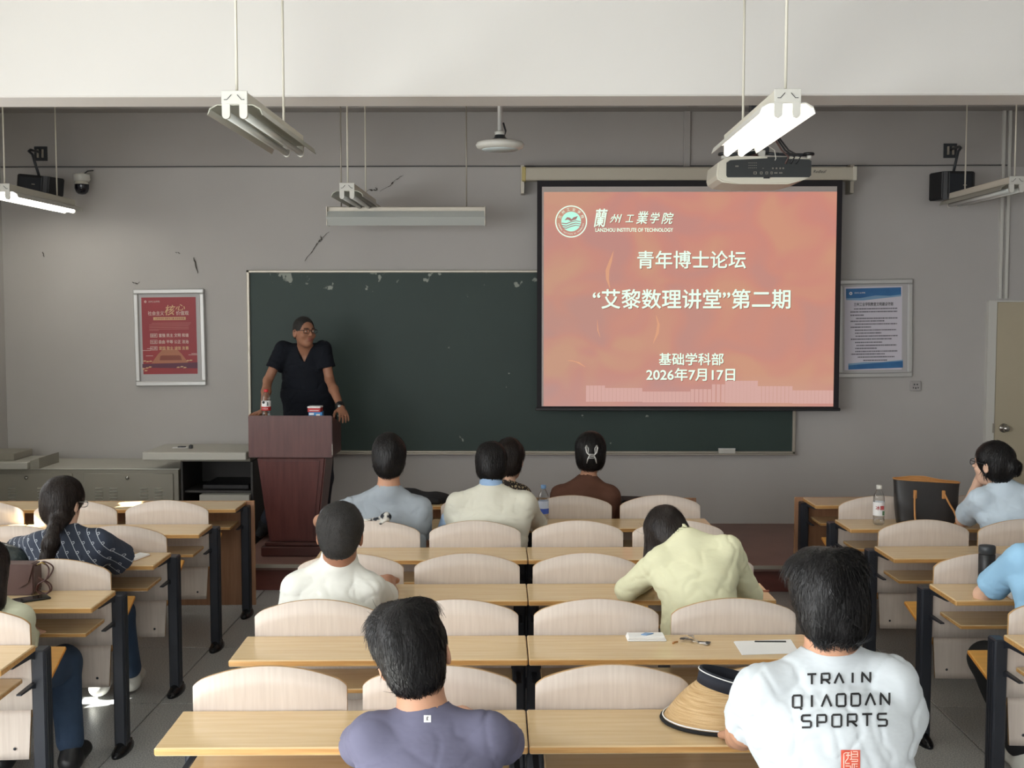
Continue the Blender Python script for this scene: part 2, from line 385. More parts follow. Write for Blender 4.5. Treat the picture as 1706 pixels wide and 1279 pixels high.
def person(name, label, J, vox=.006, shirt=None, sleeve='short', skin='skin', hair='short', hairm='hair', trousers='navy', face=False,
           hs=1.0, neckr=.052, bulk=1.0, legs=True, fold=.004, hand=None, strands=1400, svox=None, hang=.006, sl_t=.74, vneck=False, shoes='black', head_rot=(0, 0, 0), collar=None, girth=1.0, sleeve_r=1.06, group=None, seed=1, hairkw=None):
    """J: joints h(head centre) n(neck base) sL sR eL eR wL wR p(pelvis) kL kR aL aR, world coordinates"""
    J = {k: A(v) for k, v in J.items()}
    root = empty(name, (float(J['p'][0]), float(J['p'][1]), 0), 0, label, 'person', group)
    inv = root.location.copy()
    def put(nm, me, m, par=root, sub=False):
        me.transform(Matrix.Translation(-inv)); o = obj(nm, me, par, m); return o
    u = J['sR']-J['sL']; u /= np.linalg.norm(u); chest = (J['sL']+J['sR'])/2
    up = J['n']-J['p']; up /= np.linalg.norm(up); fwd = np.cross(up, u); fwd /= np.linalg.norm(fwd)
    hw = np.linalg.norm(J['sR']-J['sL'])/2
    RH = rotm(*head_rot); hc = J['h']
    def H(x, y, z): return hc+RH@A((x*hs, y*hs, z*hs))
    g = girth
    def torso(s, o=0.0, hang=0.0):
        c1 = J['p']+(chest-J['p'])*.42; c2 = J['p']+(chest-J['p'])*.80
        s.cone(J['p'], c1, .104*g+o+hang, .094*g+o+hang, k=.03, u=u, sc=1.5)
        s.cone(c1, c2, .094*g+o+hang, .098*bulk+o, k=.03, u=u, sc=(hw+.0)/.100*.98+.04)
        s.cone(c2, chest-up*.035, .098*bulk+o, .062*bulk+o, k=.03, u=u, sc=(hw*.98)/.080*.94)
        for sd in 'LR':
            s.cone(J['n']-fwd*.008-up*.012, J['s'+sd]-fwd*.004, .050+o*.5, .046*bulk+o*.5, k=.03)
            s.cone(c2+(J['s'+sd]-chest)*.62, J['s'+sd]-up*.01, .060*bulk+o*.3, .046*bulk+o*.3, k=.03)
    def tr(a, b, t): return a+(b-a)*t
    # ---- body
    s = SDF(); torso(s, -.014)
    for sd in 'LR':
        s.cone(J['s'+sd], J['e'+sd], .046*bulk, .037*bulk, k=.03)
        s.cone(J['e'+sd], tr(J['e'+sd], J['w'+sd], .35), .036*bulk, .038*bulk, k=.02)
        s.cone(tr(J['e'+sd], J['w'+sd], .35), J['w'+sd], .038*bulk, .025*bulk, k=.02)
        hd = (hand or {}).get(sd)
        if hd: finger_prims(s, J['w'+sd], hd[0], hd[1], hd[2], hd[3] if len(hd) > 3 else .5)
        else: finger_prims(s, J['w'+sd], J['w'+sd]-J['e'+sd], (0, 0, 1), (1 if sd == 'R' else -1)*-1, .4)
    if legs:
        for sd in 'LR':
            hp = J['p']+u*(.09 if sd == 'R' else -.09)
            s.cone(hp, J['k'+sd], .08, .055, k=.04); s.cone(J['k'+sd], tr(J['k'+sd], J['a'+sd], .35), .052, .054, k=.03)
            s.cone(tr(J['k'+sd], J['a'+sd], .35), J['a'+sd], .052, .036, k=.03)
            fd = fwd.copy(); fd[2] = 0; fd /= np.linalg.norm(fd)
            s.cone(J['a'+sd]-A((0, 0, .03)), J['a'+sd]+fd*.13-A((0, 0, .045)), .036, .025, k=.02, u=u, sc=1.2)
    nb = J['n']
    s.cone(nb-up*.03, H(0, -.022, -.045), neckr*1.12, neckr*hs, k=.03)
    s.ell(H(0, -.012, .028), A((.0765, .094, .090))*hs, RH, k=.02)
    s.ell(H(0, .022, -.040), A((.060, .066, .074))*hs, RH, k=.03)
    s.ell(H(0, .050, -.093), A((.030, .030, .022))*hs, RH, k=.03)
    for e in (-1, 1):
        s.ell(H(.079*e, -.008, -.012), A((.009, .019, .031))*hs, RH @ rotm(12*e, 0, 0), k=.008)
        s.ell(H(.086*e, -.004, -.008), A((.006, .010, .018))*hs, RH @ rotm(12*e, 0, 0), k=.004, op='s')
        s.ell(H(.086*e*.96, -.014, -.008), A((.004, .015, .028))*hs, RH @ rotm(25*e, 0, 0), k=.004)
        if face:
            s.ell(H(.031*e, .092, .006), A((.017, .012, .011))*hs, RH, k=.012, op='s')
            s.ell(H(.031*e, .078, .004), A((.013, .012, .011))*hs, RH, k=.003)
            s.cone(H(.016*e, .090, .023), H(.046*e, .080, .024), .0075*hs, .006*hs, k=.010)
            s.ell(H(.042*e, .062, -.030), A((.022, .020, .018))*hs, RH, k=.02)
    if face:
        s.cone(H(0, .088, .012), H(0, .110, -.024), .008*hs, .0125*hs, k=.010)
        for e in (-1, 1): s.ell(H(.012*e, .098, -.029), A((.008, .009, .007))*hs, RH, k=.006)
        s.ell(H(0, .088, -.053), A((.024, .010, .006))*hs, RH, k=.006); s.ell(H(0, .086, -.066), A((.020, .011, .007))*hs, RH, k=.006)
        s.ell(H(0, .100, -.0595), A((.020, .009, .0022))*hs, RH, k=.004, op='s')
    body = put('body', s.mesh('body', vox), M[skin])
    # ---- shirt
    if shirt is not None:
        o = .010
        s = SDF(); torso(s, o+.003, hang)
        for sd in 'LR': s.cone(J['s'+sd], tr(J['s'+sd], J['e'+sd], .25), .048*bulk+o, .046*bulk+o, k=.03)
        s.cone(nb-fwd*.010-up*.040, nb-up*.012, .054+o, .048+o*.7, k=.03)
        s.blur(.022)
        for sd in 'LR':
            a, b, c_ = J['s'+sd], J['e'+sd], J['w'+sd]
            if sleeve == 'short': s.sleeve(a, tr(a, b, sl_t), .048*bulk+o, (.044*bulk+o+.004)*sleeve_r, k=.03)
            else:
                s.cone(a, b, .047*bulk+o, .041*bulk+o, k=.03); s.cone(b, tr(b, c_, .93), .041*bulk+o, .028*bulk+o, k=.02)
        if collar != 'none': s.cone(nb-up*.02-fwd*.004, nb+(hc-nb)*.10, neckr*1.12+.008, neckr+.008, k=.012)
        sd_ = seed
        def folds(p):
            q = p*A((1, 1, 1.6)); n1 = nz(q, 17, sd_); n2 = nz(q+n1[:, None]*.012, 30, sd_+9)
            wt_ = np.clip((np.linalg.norm(p-nb, axis=-1)-.075)/.07, 0, 1)
            return wt_*(n1*fold*.35 + np.exp(-(n2/.16)**2)*fold*.9 + np.exp(-(nz(p*A((1.5, 1, .7)), 22, sd_+20)/.12)**2)*fold*.7 - fold*.4)
        s.disp(folds)
        if vneck: s.cone(nb+fwd*.075+up*.03, nb+fwd*.095-up*.075, .052, .006, k=.006, op='s')
        # neck opening
        s.cone(nb+(hc-nb)*.06, nb+(hc-nb)*.5, neckr+.004, neckr+.02, k=.006, op='s')
        s.plane(J['p']-up*.06, -up)
        so = put('shirt', s.mesh('shirt', svox or vox+.001), shirt)
    else: so = None
    # ---- trousers, shoes
    if legs:
        s = SDF(); o = .014
        s.cone(J['p']-up*.02, J['p']+up*.06, .118*g+o*.5, .108*g+o*.5, k=.05, u=u, sc=1.38)
        for sd in 'LR':
            hp = J['p']+u*(.09 if sd == 'R' else -.09); s.cone(hp, J['k'+sd], .083+o, .060+o, k=.04)
            s.cone(J['k'+sd], tr(J['k'+sd], J['a'+sd], .86), .058+o, .044+o, k=.03)
        s.disp(lambda p: nz(p, 24, seed+3)*.003)
        put('trousers', s.mesh('trousers', .010), M[trousers])
        fd = fwd.copy(); fd[2] = 0; fd /= np.linalg.norm(fd)
        for sd in 'LR':
            a = J['a'+sd]; s = SDF(); z0 = a[2]-.075
            b0 = A((a[0], a[1], z0+.045))
            s.cone(b0-fd*.03, b0+fd*.15, .043, .034, k=.02, u=u, sc=1.12); s.cone(b0, A((a[0], a[1], a[2]+.01)), .046, .046, k=.02)
            s.plane((0, 0, z0+.004), (0, 0, -1))
            put('shoe', s.mesh('shoe', .009), M[shoes])
    # ---- hair
    hk = hairkw or {}
    t = hk.get('t', .010); s = SDF()
    top = hk.get('top', .0)
    s.ell(H(0, -.014, .030+top*.3), (A((.0765, .094, .090))+t+A((hk.get('side', 0), hk.get('rear', 0), top)))*hs, RH, k=.02)
    if hair in ('short', 'crop'):
        s.ell(H(0, -.052, -.028), A((.060, .048, .060))*hs+t*.8, RH, k=.03)
    else:
        s.ell(H(0, -.045, -.030), A((.066+hk.get('side', 0), .058, .070))*hs+t, RH, k=.03)
    for q in hk.get('extra', ()):   # extra lumps in head space
        s.ell(H(*q[0]), A(q[1])*hs, RH @ rotm(*(q[2] if len(q) > 2 else (0, 0, 0))), k=q[3] if len(q) > 3 else .02)
    fr = 26 if hair != 'crop' else 40; am = hk.get('rough', .003)
    s.disp(lambda p: nz((p-hc)@RH.astype(np.float32)*A((2.2, 2.2, .7)), fr, seed+5)*am)
    fc = hk.get('face', (.105, -.040, .075, .095)); s.ell(H(0, fc[0], fc[1]), A((.078, fc[2], fc[3]))*hs, RH, k=.015, op='s')                     # face opening
    if hk.get('ears', True):
        for e in (-1, 1): s.ell(H(.092*e, .004, -.030), A((.028, .034, .046))*hs*hk.get('earcut', 1), RH, k=.012, op='s')
    nl = hk.get('nape', -.078)
    if nl is not None: s.plane(H(0, -.05, nl), RH@A((0, .25, -1)), k=.02)
    for q in hk.get('cones', ()): s.cone(q[0], q[1], q[2], q[3], k=.02)
    hme = s.mesh('hair', hk.get('vox', .006))
    # strands laid along the surface
    nv = len(hme.vertices); co = np.empty(nv*3, 'f'); no = np.empty(nv*3, 'f')
    hme.vertices.foreach_get('co', co); hme.vertices.foreach_get('normal', no) if False else hme.vertex_normals.foreach_get('vector', no)
    co = co.reshape(-1, 3); no = no.reshape(-1, 3)
    V, Fc = [], []
    if strands:
        r2 = np.random.default_rng(seed+50); crown = H(hk.get('cx', .0), -.045, .13)
        L0 = hk.get('len', .035); lift = hk.get('lift', .2)
        for i in r2.integers(0, nv, strands):
            p = co[i].copy(); n = no[i]; lo_ = RH.T@(p-hc)
            if lo_[1] > .02 and lo_[2] < .05: continue
            fl = p-crown; fl = fl-n*(fl@n); fl = fl/(np.linalg.norm(fl)+1e-6)
            dn = A((0, 0, -1)); dn = dn-n*(dn@n); fl = fl*.6+dn*.6+r2.normal(size=3)*hk.get('mess', .22); fl = fl-n*(fl@n); fl /= np.linalg.norm(fl)+1e-6
            sw = np.cross(fl, n); L = L0*(.5+r2.random()); wd = .0016*(.6+r2.random())*hk.get('sw', 1); k0 = len(V); lf = lift*r2.random()
            for j in range(4):
                tt = j/3; q = p+fl*L*tt+n*(.0012+L*lf*(tt-.6*tt*tt)-(L*tt)**2/.17); ww = wd*(1-tt*.85)
                V += [q-sw*ww, q+sw*ww+n*.0004]
            for j in range(3): Fc.append((k0+2*j, k0+2*j+1, k0+2*j+3, k0+2*j+2))
    ho = put('hair', hme, M[hairm])
    if strands:
        sme = bpy.data.meshes.new('hair_strands'); sme.from_pydata([tuple(map(float, v)) for v in V], [], Fc); sme.update()
        so_ = put('hair_strands', sme, M[hairm], ho); so_['kind'] = 'stuff'
    return dict(root=root, H=H, RH=RH, put=put, shirt=so, body=body, J=J, u=u, up=up, fwd=fwd, hair=ho)
def bvh_of(o):
    mw = Matrix.Translation(o.parent.location); me = o.data
    return BVHTree.FromPolygons([mw @ v.co for v in me.vertices], [tuple(p.vertices) for p in me.polygons])

# ------------------------------------------------------------------ room shell
XL, XR, YB, YF, ZC = -4.46, 4.75, -5.0, 9.95, 3.76
def struct(o, label=None): o['kind'] = 'structure'; (label and o.__setitem__('label', label)); return o
# floor: terrazzo panels with recessed joints
fl = struct(bx('floor', None, M['grout'], XL-.2, XR+.2, YB-.2, YF+.2, -.12, -.006))
sl = bmesh.new(); box(sl, .003, .997, .003, .997, -.02, 0, bev=.002); sl_me = bpy.data.meshes.new('floor_slab'); sl.to_mesh(sl_me); sl.free(); sl_me.materials.append(M['floor'])
for ix in range(-5, 5):
    for iy in range(2, 10):
        o = bpy.data.objects.new('floor_slab', sl_me); C.objects.link(o); o.parent = fl; o.location = (ix+.1, iy-.1, 0)
bm = bmesh.new(); box(bm, XL-.1, XR+.2, YB, 1.9, -.02, 0); struct(obj('floor_rear', bm, fl, M['floor']))
wf = struct(bx('wall_front', None, M['wall'], XL-.2, XR+.2, YF, YF+.2, -.1, ZC+.2))
# upper strip of the front wall stands a little proud above the cable line, painted darker for the beam's shade
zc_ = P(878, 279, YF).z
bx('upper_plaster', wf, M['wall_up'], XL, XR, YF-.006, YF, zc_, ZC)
def crack(pts, w0):
    bm = bmesh.new(); vs = []
    r = random.Random(int(pts[0][0]))
    fine = []
    for (a, b) in zip(pts[:-1], pts[1:]):
        for k in range(5):
            t = k/5; fine.append((a[0]+(b[0]-a[0])*t+r.uniform(-1.2, 1.2), a[1]+(b[1]-a[1])*t+r.uniform(-1.2, 1.2)))
    fine.append(pts[-1]); n = len(fine)
    for i, q in enumerate(fine):
        ww = w0*(.25+math.sin(math.pi*i/(n-1))*r.uniform(.5, 1.2)); p = P(q[0], q[1], YF-.008)
        vs.append((bm.verts.new((p.x-ww*.7, p.y, p.z-ww*.5)), bm.verts.new((p.x+ww*.7, p.y, p.z+ww*.5)), bm.verts.new((p.x, p.y+.012, p.z))))
    for a, b in zip(vs[:-1], vs[1:]):
        bm.faces.new((a[0], b[0], b[2], a[2])); bm.faces.new((a[2], b[2], b[1], a[1])); bm.faces.new((a[0], a[1], b[1], b[0]))
    obj('crack', bm, wf, M['crack'])
crack([(508, 434), (520, 418), (530, 402), (548, 386)], .010)
crack([(532, 403), (536, 398), (534, 392)], .006)
crack([(606, 320), (616, 316), (628, 317), (626, 312)], .007)
crack([(634, 318), (650, 310), (657, 300), (672, 292)], .011)
crack([(322, 428), (326, 438), (329, 455)], .006)
crack([(220, 470), (228, 473), (233, 470)], .007)
crack([(292, 419), (300, 422)], .004)
crack([(70, 420), (73, 428)], .006)
# left wall with three windows, curtains added out of view to block the sun
wl = empty('wall_left', (XL, 0, 0), 0, kind='structure')
def wpanel(y0, y1, z0, z1): bx('wall_panel', wl, M['wall'], -.2, 0, y0, y1, z0, z1)
WIN = [(-4.0, -1.2), (-.3, 2.1), (2.75, 4.5), (5.0, 7.7)]
wpanel(YB-.2, YF+.2, -.1, .9); wpanel(YB-.2, YF+.2, 2.95, ZC+.2)
ys = [YB-.2]+[v for q in WIN for v in q]+[YF+.2]
for a, b in zip(ys[::2], ys[1::2]): wpanel(a, b, .9, 2.95)
for i, (a, b) in enumerate(WIN):
    wn = empty('window_%d' % (i+1), (XL-.1, (a+b)/2, 1.92), 0, kind='structure'); hwid = (b-a)/2
    for (p0, p1, q0, q1) in ((-hwid, hwid, -1.02, -.96), (-hwid, hwid, .97, 1.03), (-hwid, -hwid+.06, -1.02, 1.03), (hwid-.06, hwid, -1.02, 1.03), (-.03, .03, -1.02, 1.03)):
        bx('window_frame', wn, M['white'], -.03, .03, p0, p1, q0, q1)
    for s_ in (-1, 1): bx('pane', wn, M['glass'], -.004, .004, min(s_*.03, s_*(hwid-.06)), max(s_*.03, s_*(hwid-.06)), -.96, .97)
cur = mat('curtain_cloth', (214, 206, 190), .9, var=.05, vscale=3)
def curtain(y0, y1, label, holes=()):  # unseen sun blocker; its gaps shape the sun patches on floor and desks
    bm = bmesh.new(); n = max(4, int((y1-y0)/.05)); zs = np.linspace(.6, 3.05, 50); g = {}
    for i in range(n+1):
        for j, z in enumerate(zs):
            g[i, j] = bm.verts.new((XL+.07+.028*math.sin(i*1.35), y0+(y1-y0)*i/n, z))
    for i in range(n):
        for j in range(len(zs)-1):
            yc = y0+(y1-y0)*(i+.5)/n; zc = (zs[j]+zs[j+1])/2
            if any(abs(yc-h[0]) < h[2] and abs(zc-h[1]) < h[3] for h in holes): continue
            f = bm.faces.new((g[i, j], g[i+1, j], g[i+1, j+1], g[i, j+1])); f.smooth = True
    o = obj('curtain', bm, None, cur); tag(o, label, 'curtain', 'drawn curtains'); 
    return o
curtain(4.75, 7.95, 'worn beige curtain with small gaps drawn over the front left window', [(5.26, 1.76, .16, .10), (6.94, 2.22, .09, .05), (6.38, 1.93, .12, .06)])
curtain(2.45, 4.7, 'beige curtain drawn over the left window beside the camera', [])
struct(bx('wall_right', None, M['wall'], XR, XR+.2, YB-.2, YF+.2, -.1, ZC+.2))
struct(bx('wall_back', None, M['wall'], XL-.2, XR+.2, YB-.2, YB, -.1, ZC+.2))
struct(bx('ceiling', None, M['ceil'], XL-.2, XR+.2, YB-.2, YF+.2, ZC, ZC+.2))
bz = P(878, 160, 6.35).z
struct(bx('trim_1', None, M['beam'], XL, XR, 6.35, 6.66, bz, ZC, bev=.008), 'white painted ceiling beam across the room')
struct(bx('trim_2', None, M['beam'], XL, XR, .6, .95, bz, ZC, bev=.008), 'white painted ceiling beam behind the camera')
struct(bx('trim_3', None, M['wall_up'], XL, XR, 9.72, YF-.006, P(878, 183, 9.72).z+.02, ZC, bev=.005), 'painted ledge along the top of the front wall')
# front platform
pl = empty('platform', (0, 0, 0), 0, kind='structure', label='low dark red wooden platform under the chalkboard')
bx('platform_top', pl, M['plat'], -2.12, 3.35, 8.30, YF, .155, .2, bev=.004)
bx('riser', pl, M['riser'], -2.08, 3.31, 8.345, 8.37, 0, .155)
bx('side_board', pl, M['riser'], -2.08, -2.05, 8.37, YF, 0, .155)
bx('side_board', pl, M['riser'], 3.28, 3.31, 8.37, YF, 0, .155)
bx('platform_core', pl, M['maho_dk'], -2.04, 3.27, 8.38, YF-.01, 0, .154)
bx('nosing', pl, M['alu_dull'], -2.12, 3.35, 8.288, 8.299, .175, .201)
# door in the front wall
dp = P(1660, 503, YF-.03); dk = P(1673, 713, YF-.05)
dr = empty('door_1', (dp.x, YF-.03, 0), 0, kind='structure')
DW = .92; DT = dp.z
bx('door_leaf', dr, M['door'], .006, DW, -.012, .02, .02, DT, bev=.003)
for a in ((-.07, 0, -.02, .03, 0, DT+.0), (DW, DW+.07, -.02, .03, 0, DT), (-.07, DW+.07, -.02, .03, DT, DT+.012)): bx('door_frame', dr, M['white'], *a)
bm = bmesh.new(); lathe(bm, [(0, .075), (.022, .072), (.03, .055), (.026, .04), (.014, .03), (.014, .012), (.038, .008), (.04, 0), (0, 0)], 24)
bmesh.ops.rotate(bm, verts=bm.verts, cent=(0, 0, 0), matrix=Matrix.Rotation(R(90), 3, 'X'))
k = obj('door_handle', bm, dr, M['chrome']); k.location = (dk.x-dp.x, -.012, dk.z)
bx('strike_plate', dr, M['alu_dull'], -.014, .002, -.026, -.02, dk.z-.04, dk.z+.04)
tl = P(1650, 503, YF-.03)
for i, pxx in enumerate((1674, 1684)):
    a = P(pxx, 165, YF-.02); bx('door_side_conduit', wf, M['white'], a.x-.012, a.x+.012, YF-.03, YF, dp.z+.03, ZC-.02)
# cables and trunking of the front wall
def wall_thing(name, label, cat, m, a, bev=.002):
    o = bx(name, None, m, *a, bev=bev); return tag(o, label, cat)
bm = bmesh.new(); c0 = P(0, 278, YF-.02); c1 = P(1684, 275, YF-.02)
pts = [(c0.x+(c1.x-c0.x)*t/20, YF-.016, c0.z+(c1.z-c0.z)*t/20+.001*math.sin(t*1.7)) for t in range(21)]; pts[0] = (XL+.01, YF-.016, c0.z)
tube(bm, pts, .0038, 6); tag(obj('wall_cable', bm, None, M['dkgrey']), 'thin dark cable running straight across the front wall above the screen', 'cable')
t0 = P(1145, 183, YF-.02); t1 = P(1145, 277, YF-.02)
o = empty('cable_trunking', (t0.x, YF, t1.z), 0, 'grey vertical cable trunking rising above the projection screen', 'trunking')
bx('duct', o, M['wall_up'], -.028, .028, -.03, -.007, 0, t0.z-t1.z, bev=.003)
bx('duct', o, M['wall_up'], -.028, .028, -.30, -.235, t0.z-t1.z-.02, t0.z-t1.z+.02, bev=.003)
# ------------------------------------------------------------------ chalkboard
b0 = P(410, 450, YF-.05); b1 = P(1325, 756, YF-.05)
cb = empty('chalkboard', ((b0.x+b1.x)/2, YF, b1.z), 0, 'long dark green chalkboard with a chipped top edge and metal frame', 'chalkboard')
W2, HB = (b1.x-b0.x)/2, b0.z-b1.z
bmt = M['board']; nt = bmt.node_tree; bs = nt.nodes['Principled BSDF']; src = bs.inputs['Base Color'].links[0].from_socket
tc = nd(nt, 'ShaderNodeTexCoord'); sx = nd(nt, 'ShaderNodeSeparateXYZ'); nt.links.new(tc.outputs['Object'], sx.inputs[0])
n1 = nd(nt, 'ShaderNodeTexNoise'); n1.inputs['Scale'].default_value = 11; n1.inputs['Detail'].default_value = 6; nt.links.new(tc.outputs['Object'], n1.inputs[0])
# chipped paint: noise gated by nearness to the top edge / top-left corner
mr = nd(nt, 'ShaderNodeMapRange'); mr.inputs['From Min'].default_value = HB-.22; mr.inputs['From Max'].default_value = HB-.01; mr.inputs['To Min'].default_value = 0; mr.inputs['To Max'].default_value = .145
nt.links.new(sx.outputs['Z'], mr.inputs['Value'])
dx_ = nd(nt, 'ShaderNodeMapRange'); dx_.inputs['From Min'].default_value = -W2+.5; dx_.inputs['From Max'].default_value = -W2; dx_.inputs['To Min'].default_value = 0; dx_.inputs['To Max'].default_value = .05
nt.links.new(sx.outputs['X'], dx_.inputs['Value'])
ad = nd(nt, 'ShaderNodeMath', operation='ADD'); nt.links.new(mr.outputs[0], ad.inputs[0]); nt.links.new(n1.outputs[0], ad.inputs[1])
ad2 = nd(nt, 'ShaderNodeMath', operation='ADD'); nt.links.new(ad.outputs[0], ad2.inputs[0])
ml = nd(nt, 'ShaderNodeMath', operation='MULTIPLY'); nt.links.new(dx_.outputs[0], ml.inputs[0]); nt.links.new(mr.outputs[0], ml.inputs[1]); ml.inputs[1].default_value = 1
m2 = nd(nt, 'ShaderNodeMath', operation='MULTIPLY'); nt.links.new(ml.outputs[0], m2.inputs[0]); m2.inputs[1].default_value = 16
nt.links.new(m2.outputs[0], ad2.inputs[1])
gt = nd(nt, 'ShaderNodeMapRange'); gt.inputs['From Min'].default_value = .725; gt.inputs['From Max'].default_value = .76; nt.links.new(ad2.outputs[0], gt.inputs['Value'])
mxn = nd(nt, 'ShaderNodeMix', data_type='RGBA'); nt.links.new(gt.outputs[0], mxn.inputs[0]); nt.links.new(src, mxn.inputs[6]); mxn.inputs[7].default_value = (*lin((150, 156, 146)), 1)
nt.links.new(mxn.outputs[2], bs.inputs['Base Color'])
bx('board_surface', cb, bmt, -W2+.02, W2-.02, -.03, -.004, .02, HB-.02)
for a in ((-W2, W2, -.05, 0, HB-.022, HB), (-W2, -W2+.026, -.05, 0, 0, HB), (W2-.026, W2, -.05, 0, 0, HB), (-W2, W2, -.05, 0, 0, .022)):
    bx('board_frame', cb, M['alu_dull'], *a, bev=.004)
bx('chalk_tray', cb, M['alu_dull'], -W2+.02, W2-.02, -.09, -.05, -.006, .008, bev=.003)
e0 = P(1211, 754, YF-.08)
o = empty('chalk_box', (e0.x, YF-.075, b1.z+.008), 0, 'small white chalk box lying on the chalkboard tray', 'box')
bx('carton', o, M['white'], -.07, .07, -.012, .018, 0, .035, bev=.002); bx('lid', o, M['paper'], -.072, .072, -.014, .02, .035, .042, bev=.002)

# ------------------------------------------------------------------ projection screen
SY = 9.72
s0 = P(895, 302, SY); s1 = P(1397, 682, SY)
ps = empty('projection_screen', ((s0.x+s1.x)/2, SY, s1.z), 0, 'pulled-down projection screen showing a red lecture title slide', 'screen')
sw, sh = (s1.x-s0.x)/2, s0.z-s1.z
scx = (s0.x+s1.x)/2
def L(px, py, Y=SY): p = P(px, py, Y); return (p.x-scx, p.z-s1.z)
bx('screen_cloth', ps, mat('screen_border', (34, 31, 36), .8), -sw, sw, 0, .004, 0.012, sh+.03)
q0, q1 = L(903, 311), L(1388, 677)
bx('white_field', ps, mat('screen_white', (196, 188, 184), .8), q0[0], q1[0], -.003, 0, q1[1], q0[1])
h0, h1 = L(872, 279), L(1424, 300)
bm = bmesh.new(); box(bm, h0[0], h1[0], -.02, .10, h1[1], h0[1], bev=.012, seg=2); obj('roller_case', bm, ps, mat('screen_case', (188, 182, 166), .45))
bx('end_cap', ps, mat('yellowed_cap', (186, 170, 110), .5), h0[0]-.012, h0[0]+.02, -.025, .105, h1[1]-.004, h0[1]+.004, bev=.004)
bx('end_cap', ps, M['cream'], h1[0]-.02, h1[0]+.012, -.025, .105, h1[1]-.004, h0[1]+.004, bev=.004)
for xx in (h0[0]-.004, h1[0]-.0): bx('bracket', ps, M['alu_dull'], xx-.02, xx+.012, .06, YF-SY-.02, h1[1]-.10, h0[1]+.03, bev=.002)
bx('bottom_bar', ps, M['black'], -sw-.012, sw+.012, -.014, .016, -.012, .014, bev=.004)
# slide (a lit picture thrown on the cloth)
sm = bpy.data.materials.new('slide_picture'); sm.use_nodes = True; nt = sm.node_tree; b = nt.nodes['Principled BSDF']; b.inputs['Roughness'].default_value = .8
tc = nd(nt, 'ShaderNodeTexCoord'); sx = nd(nt, 'ShaderNodeSeparateXYZ'); nt.links.new(tc.outputs['Generated'], sx.inputs[0])
def ramp(src, stops):
    cr = nd(nt, 'ShaderNodeValToRGB'); e = cr.color_ramp.elements
    while len(e) < len(stops): e.new(.5)
    for q, (p_, c_) in zip(e, stops): q.position = p_; q.color = (*lin(c_), 1)
    nt.links.new(src, cr.inputs[0]); return cr.outputs[0]
cx = ramp(sx.outputs['X'], [(0, (168, 140, 130)), (.3, (190, 136, 126)), (.7, (206, 138, 120)), (1, (204, 132, 118))])
cz = ramp(sx.outputs['Z'], [(0, (192, 158, 156)), (.09, (190, 152, 148)), (.16, (196, 140, 124)), (.45, (200, 142, 116)), (.8, (204, 126, 112)), (1, (206, 130, 116))])
n1 = nd(nt, 'ShaderNodeTexNoise'); n1.inputs['Scale'].default_value = 1.5; n1.inputs['Detail'].default_value = 1.5; n1.inputs['Distortion'].default_value = .8
mp = nd(nt, 'ShaderNodeMapping'); mp.inputs['Scale'].default_value = (1.2, 1, 1.6); mp.inputs['Location'].default_value = (3.1, 0, 5.3); nt.links.new(tc.outputs['Object'], mp.inputs[0]); nt.links.new(mp.outputs[0], n1.inputs[0])
cn = ramp(n1.outputs[0], [(.36, (184, 136, 130)), (.5, (204, 136, 120)), (.64, (208, 158, 122))])
m1 = nd(nt, 'ShaderNodeMix', data_type='RGBA'); m1.inputs[0].default_value = .5; nt.links.new(cx, m1.inputs[6]); nt.links.new(cz, m1.inputs[7])
m3 = nd(nt, 'ShaderNodeMix', data_type='RGBA'); m3.inputs[0].default_value = .5; nt.links.new(m1.outputs[2], m3.inputs[6]); nt.links.new(cn, m3.inputs[7])
b.inputs['Base Color'].default_value = (.12, .08, .07, 1)
nt.links.new(m3.outputs[2], b.inputs['Emission Color']); b.inputs['Emission Strength'].default_value = .74
g0, g1 = L(906, 320), L(1388, 677)
bx('slide', ps, sm, g0[0], g1[0], -.0045, -.003, g1[1], g0[1])
tx = emis('slide_text', (212, 240, 218), .95); tx2 = emis('slide_shape', (206, 164, 156), .76); tx3 = emis('slide_flame', (212, 156, 124), .76)
tsh = emis('slide_text_shadow', (150, 100, 88), .8)
def stext(s, x0, x1, y0, y1, off=0, shear=0, m=None, sh=True):
    a, b_ = L(x0, y0), L(x1, y1); cxx, czz = (a[0]+b_[0])/2, (a[1]+b_[1])/2
    if sh: text('slide_lettering_shadow', s, .2, tsh, ps, (cxx+.006, -.0052, czz-.006), w=b_[0]-a[0], h=a[1]-b_[1], off=off, shear=shear)
    return text('slide_lettering', s, .2, m or tx, ps, (cxx, -.0062, czz), w=b_[0]-a[0], h=a[1]-b_[1], off=off, shear=shear)
stext('青年博士论坛', 1062, 1242, 418, 447, .004)
stext('“艾黎数理讲堂”第二期', 988, 1316, 482, 514, .005)
stext('基础学科部', 1098, 1205, 588, 608, .005)
stext('2026年7月17日', 1077, 1224, 613, 634, .006)
for i, ch in enumerate('蘭州工業学院'):
    xs = [(990, 1012), (1016, 1036), (1042, 1056), (1060, 1080), (1083, 1099), (1102, 1122)][i]; ysx = [(348, 378), (357, 371), (358, 370), (352, 373), (354, 372), (354, 373)][i]
    stext('蘭' if i == 0 else ch, xs[0], xs[1], ysx[0], ysx[1], .004, .25)
stext('LANZHOU INSTITUTE OF TECHNOLOGY', 992, 1121, 380, 386, .008, sh=False)
lc = L(951.5, 369); ld = (P(978, 369, SY).x-P(925, 369, SY).x)/2
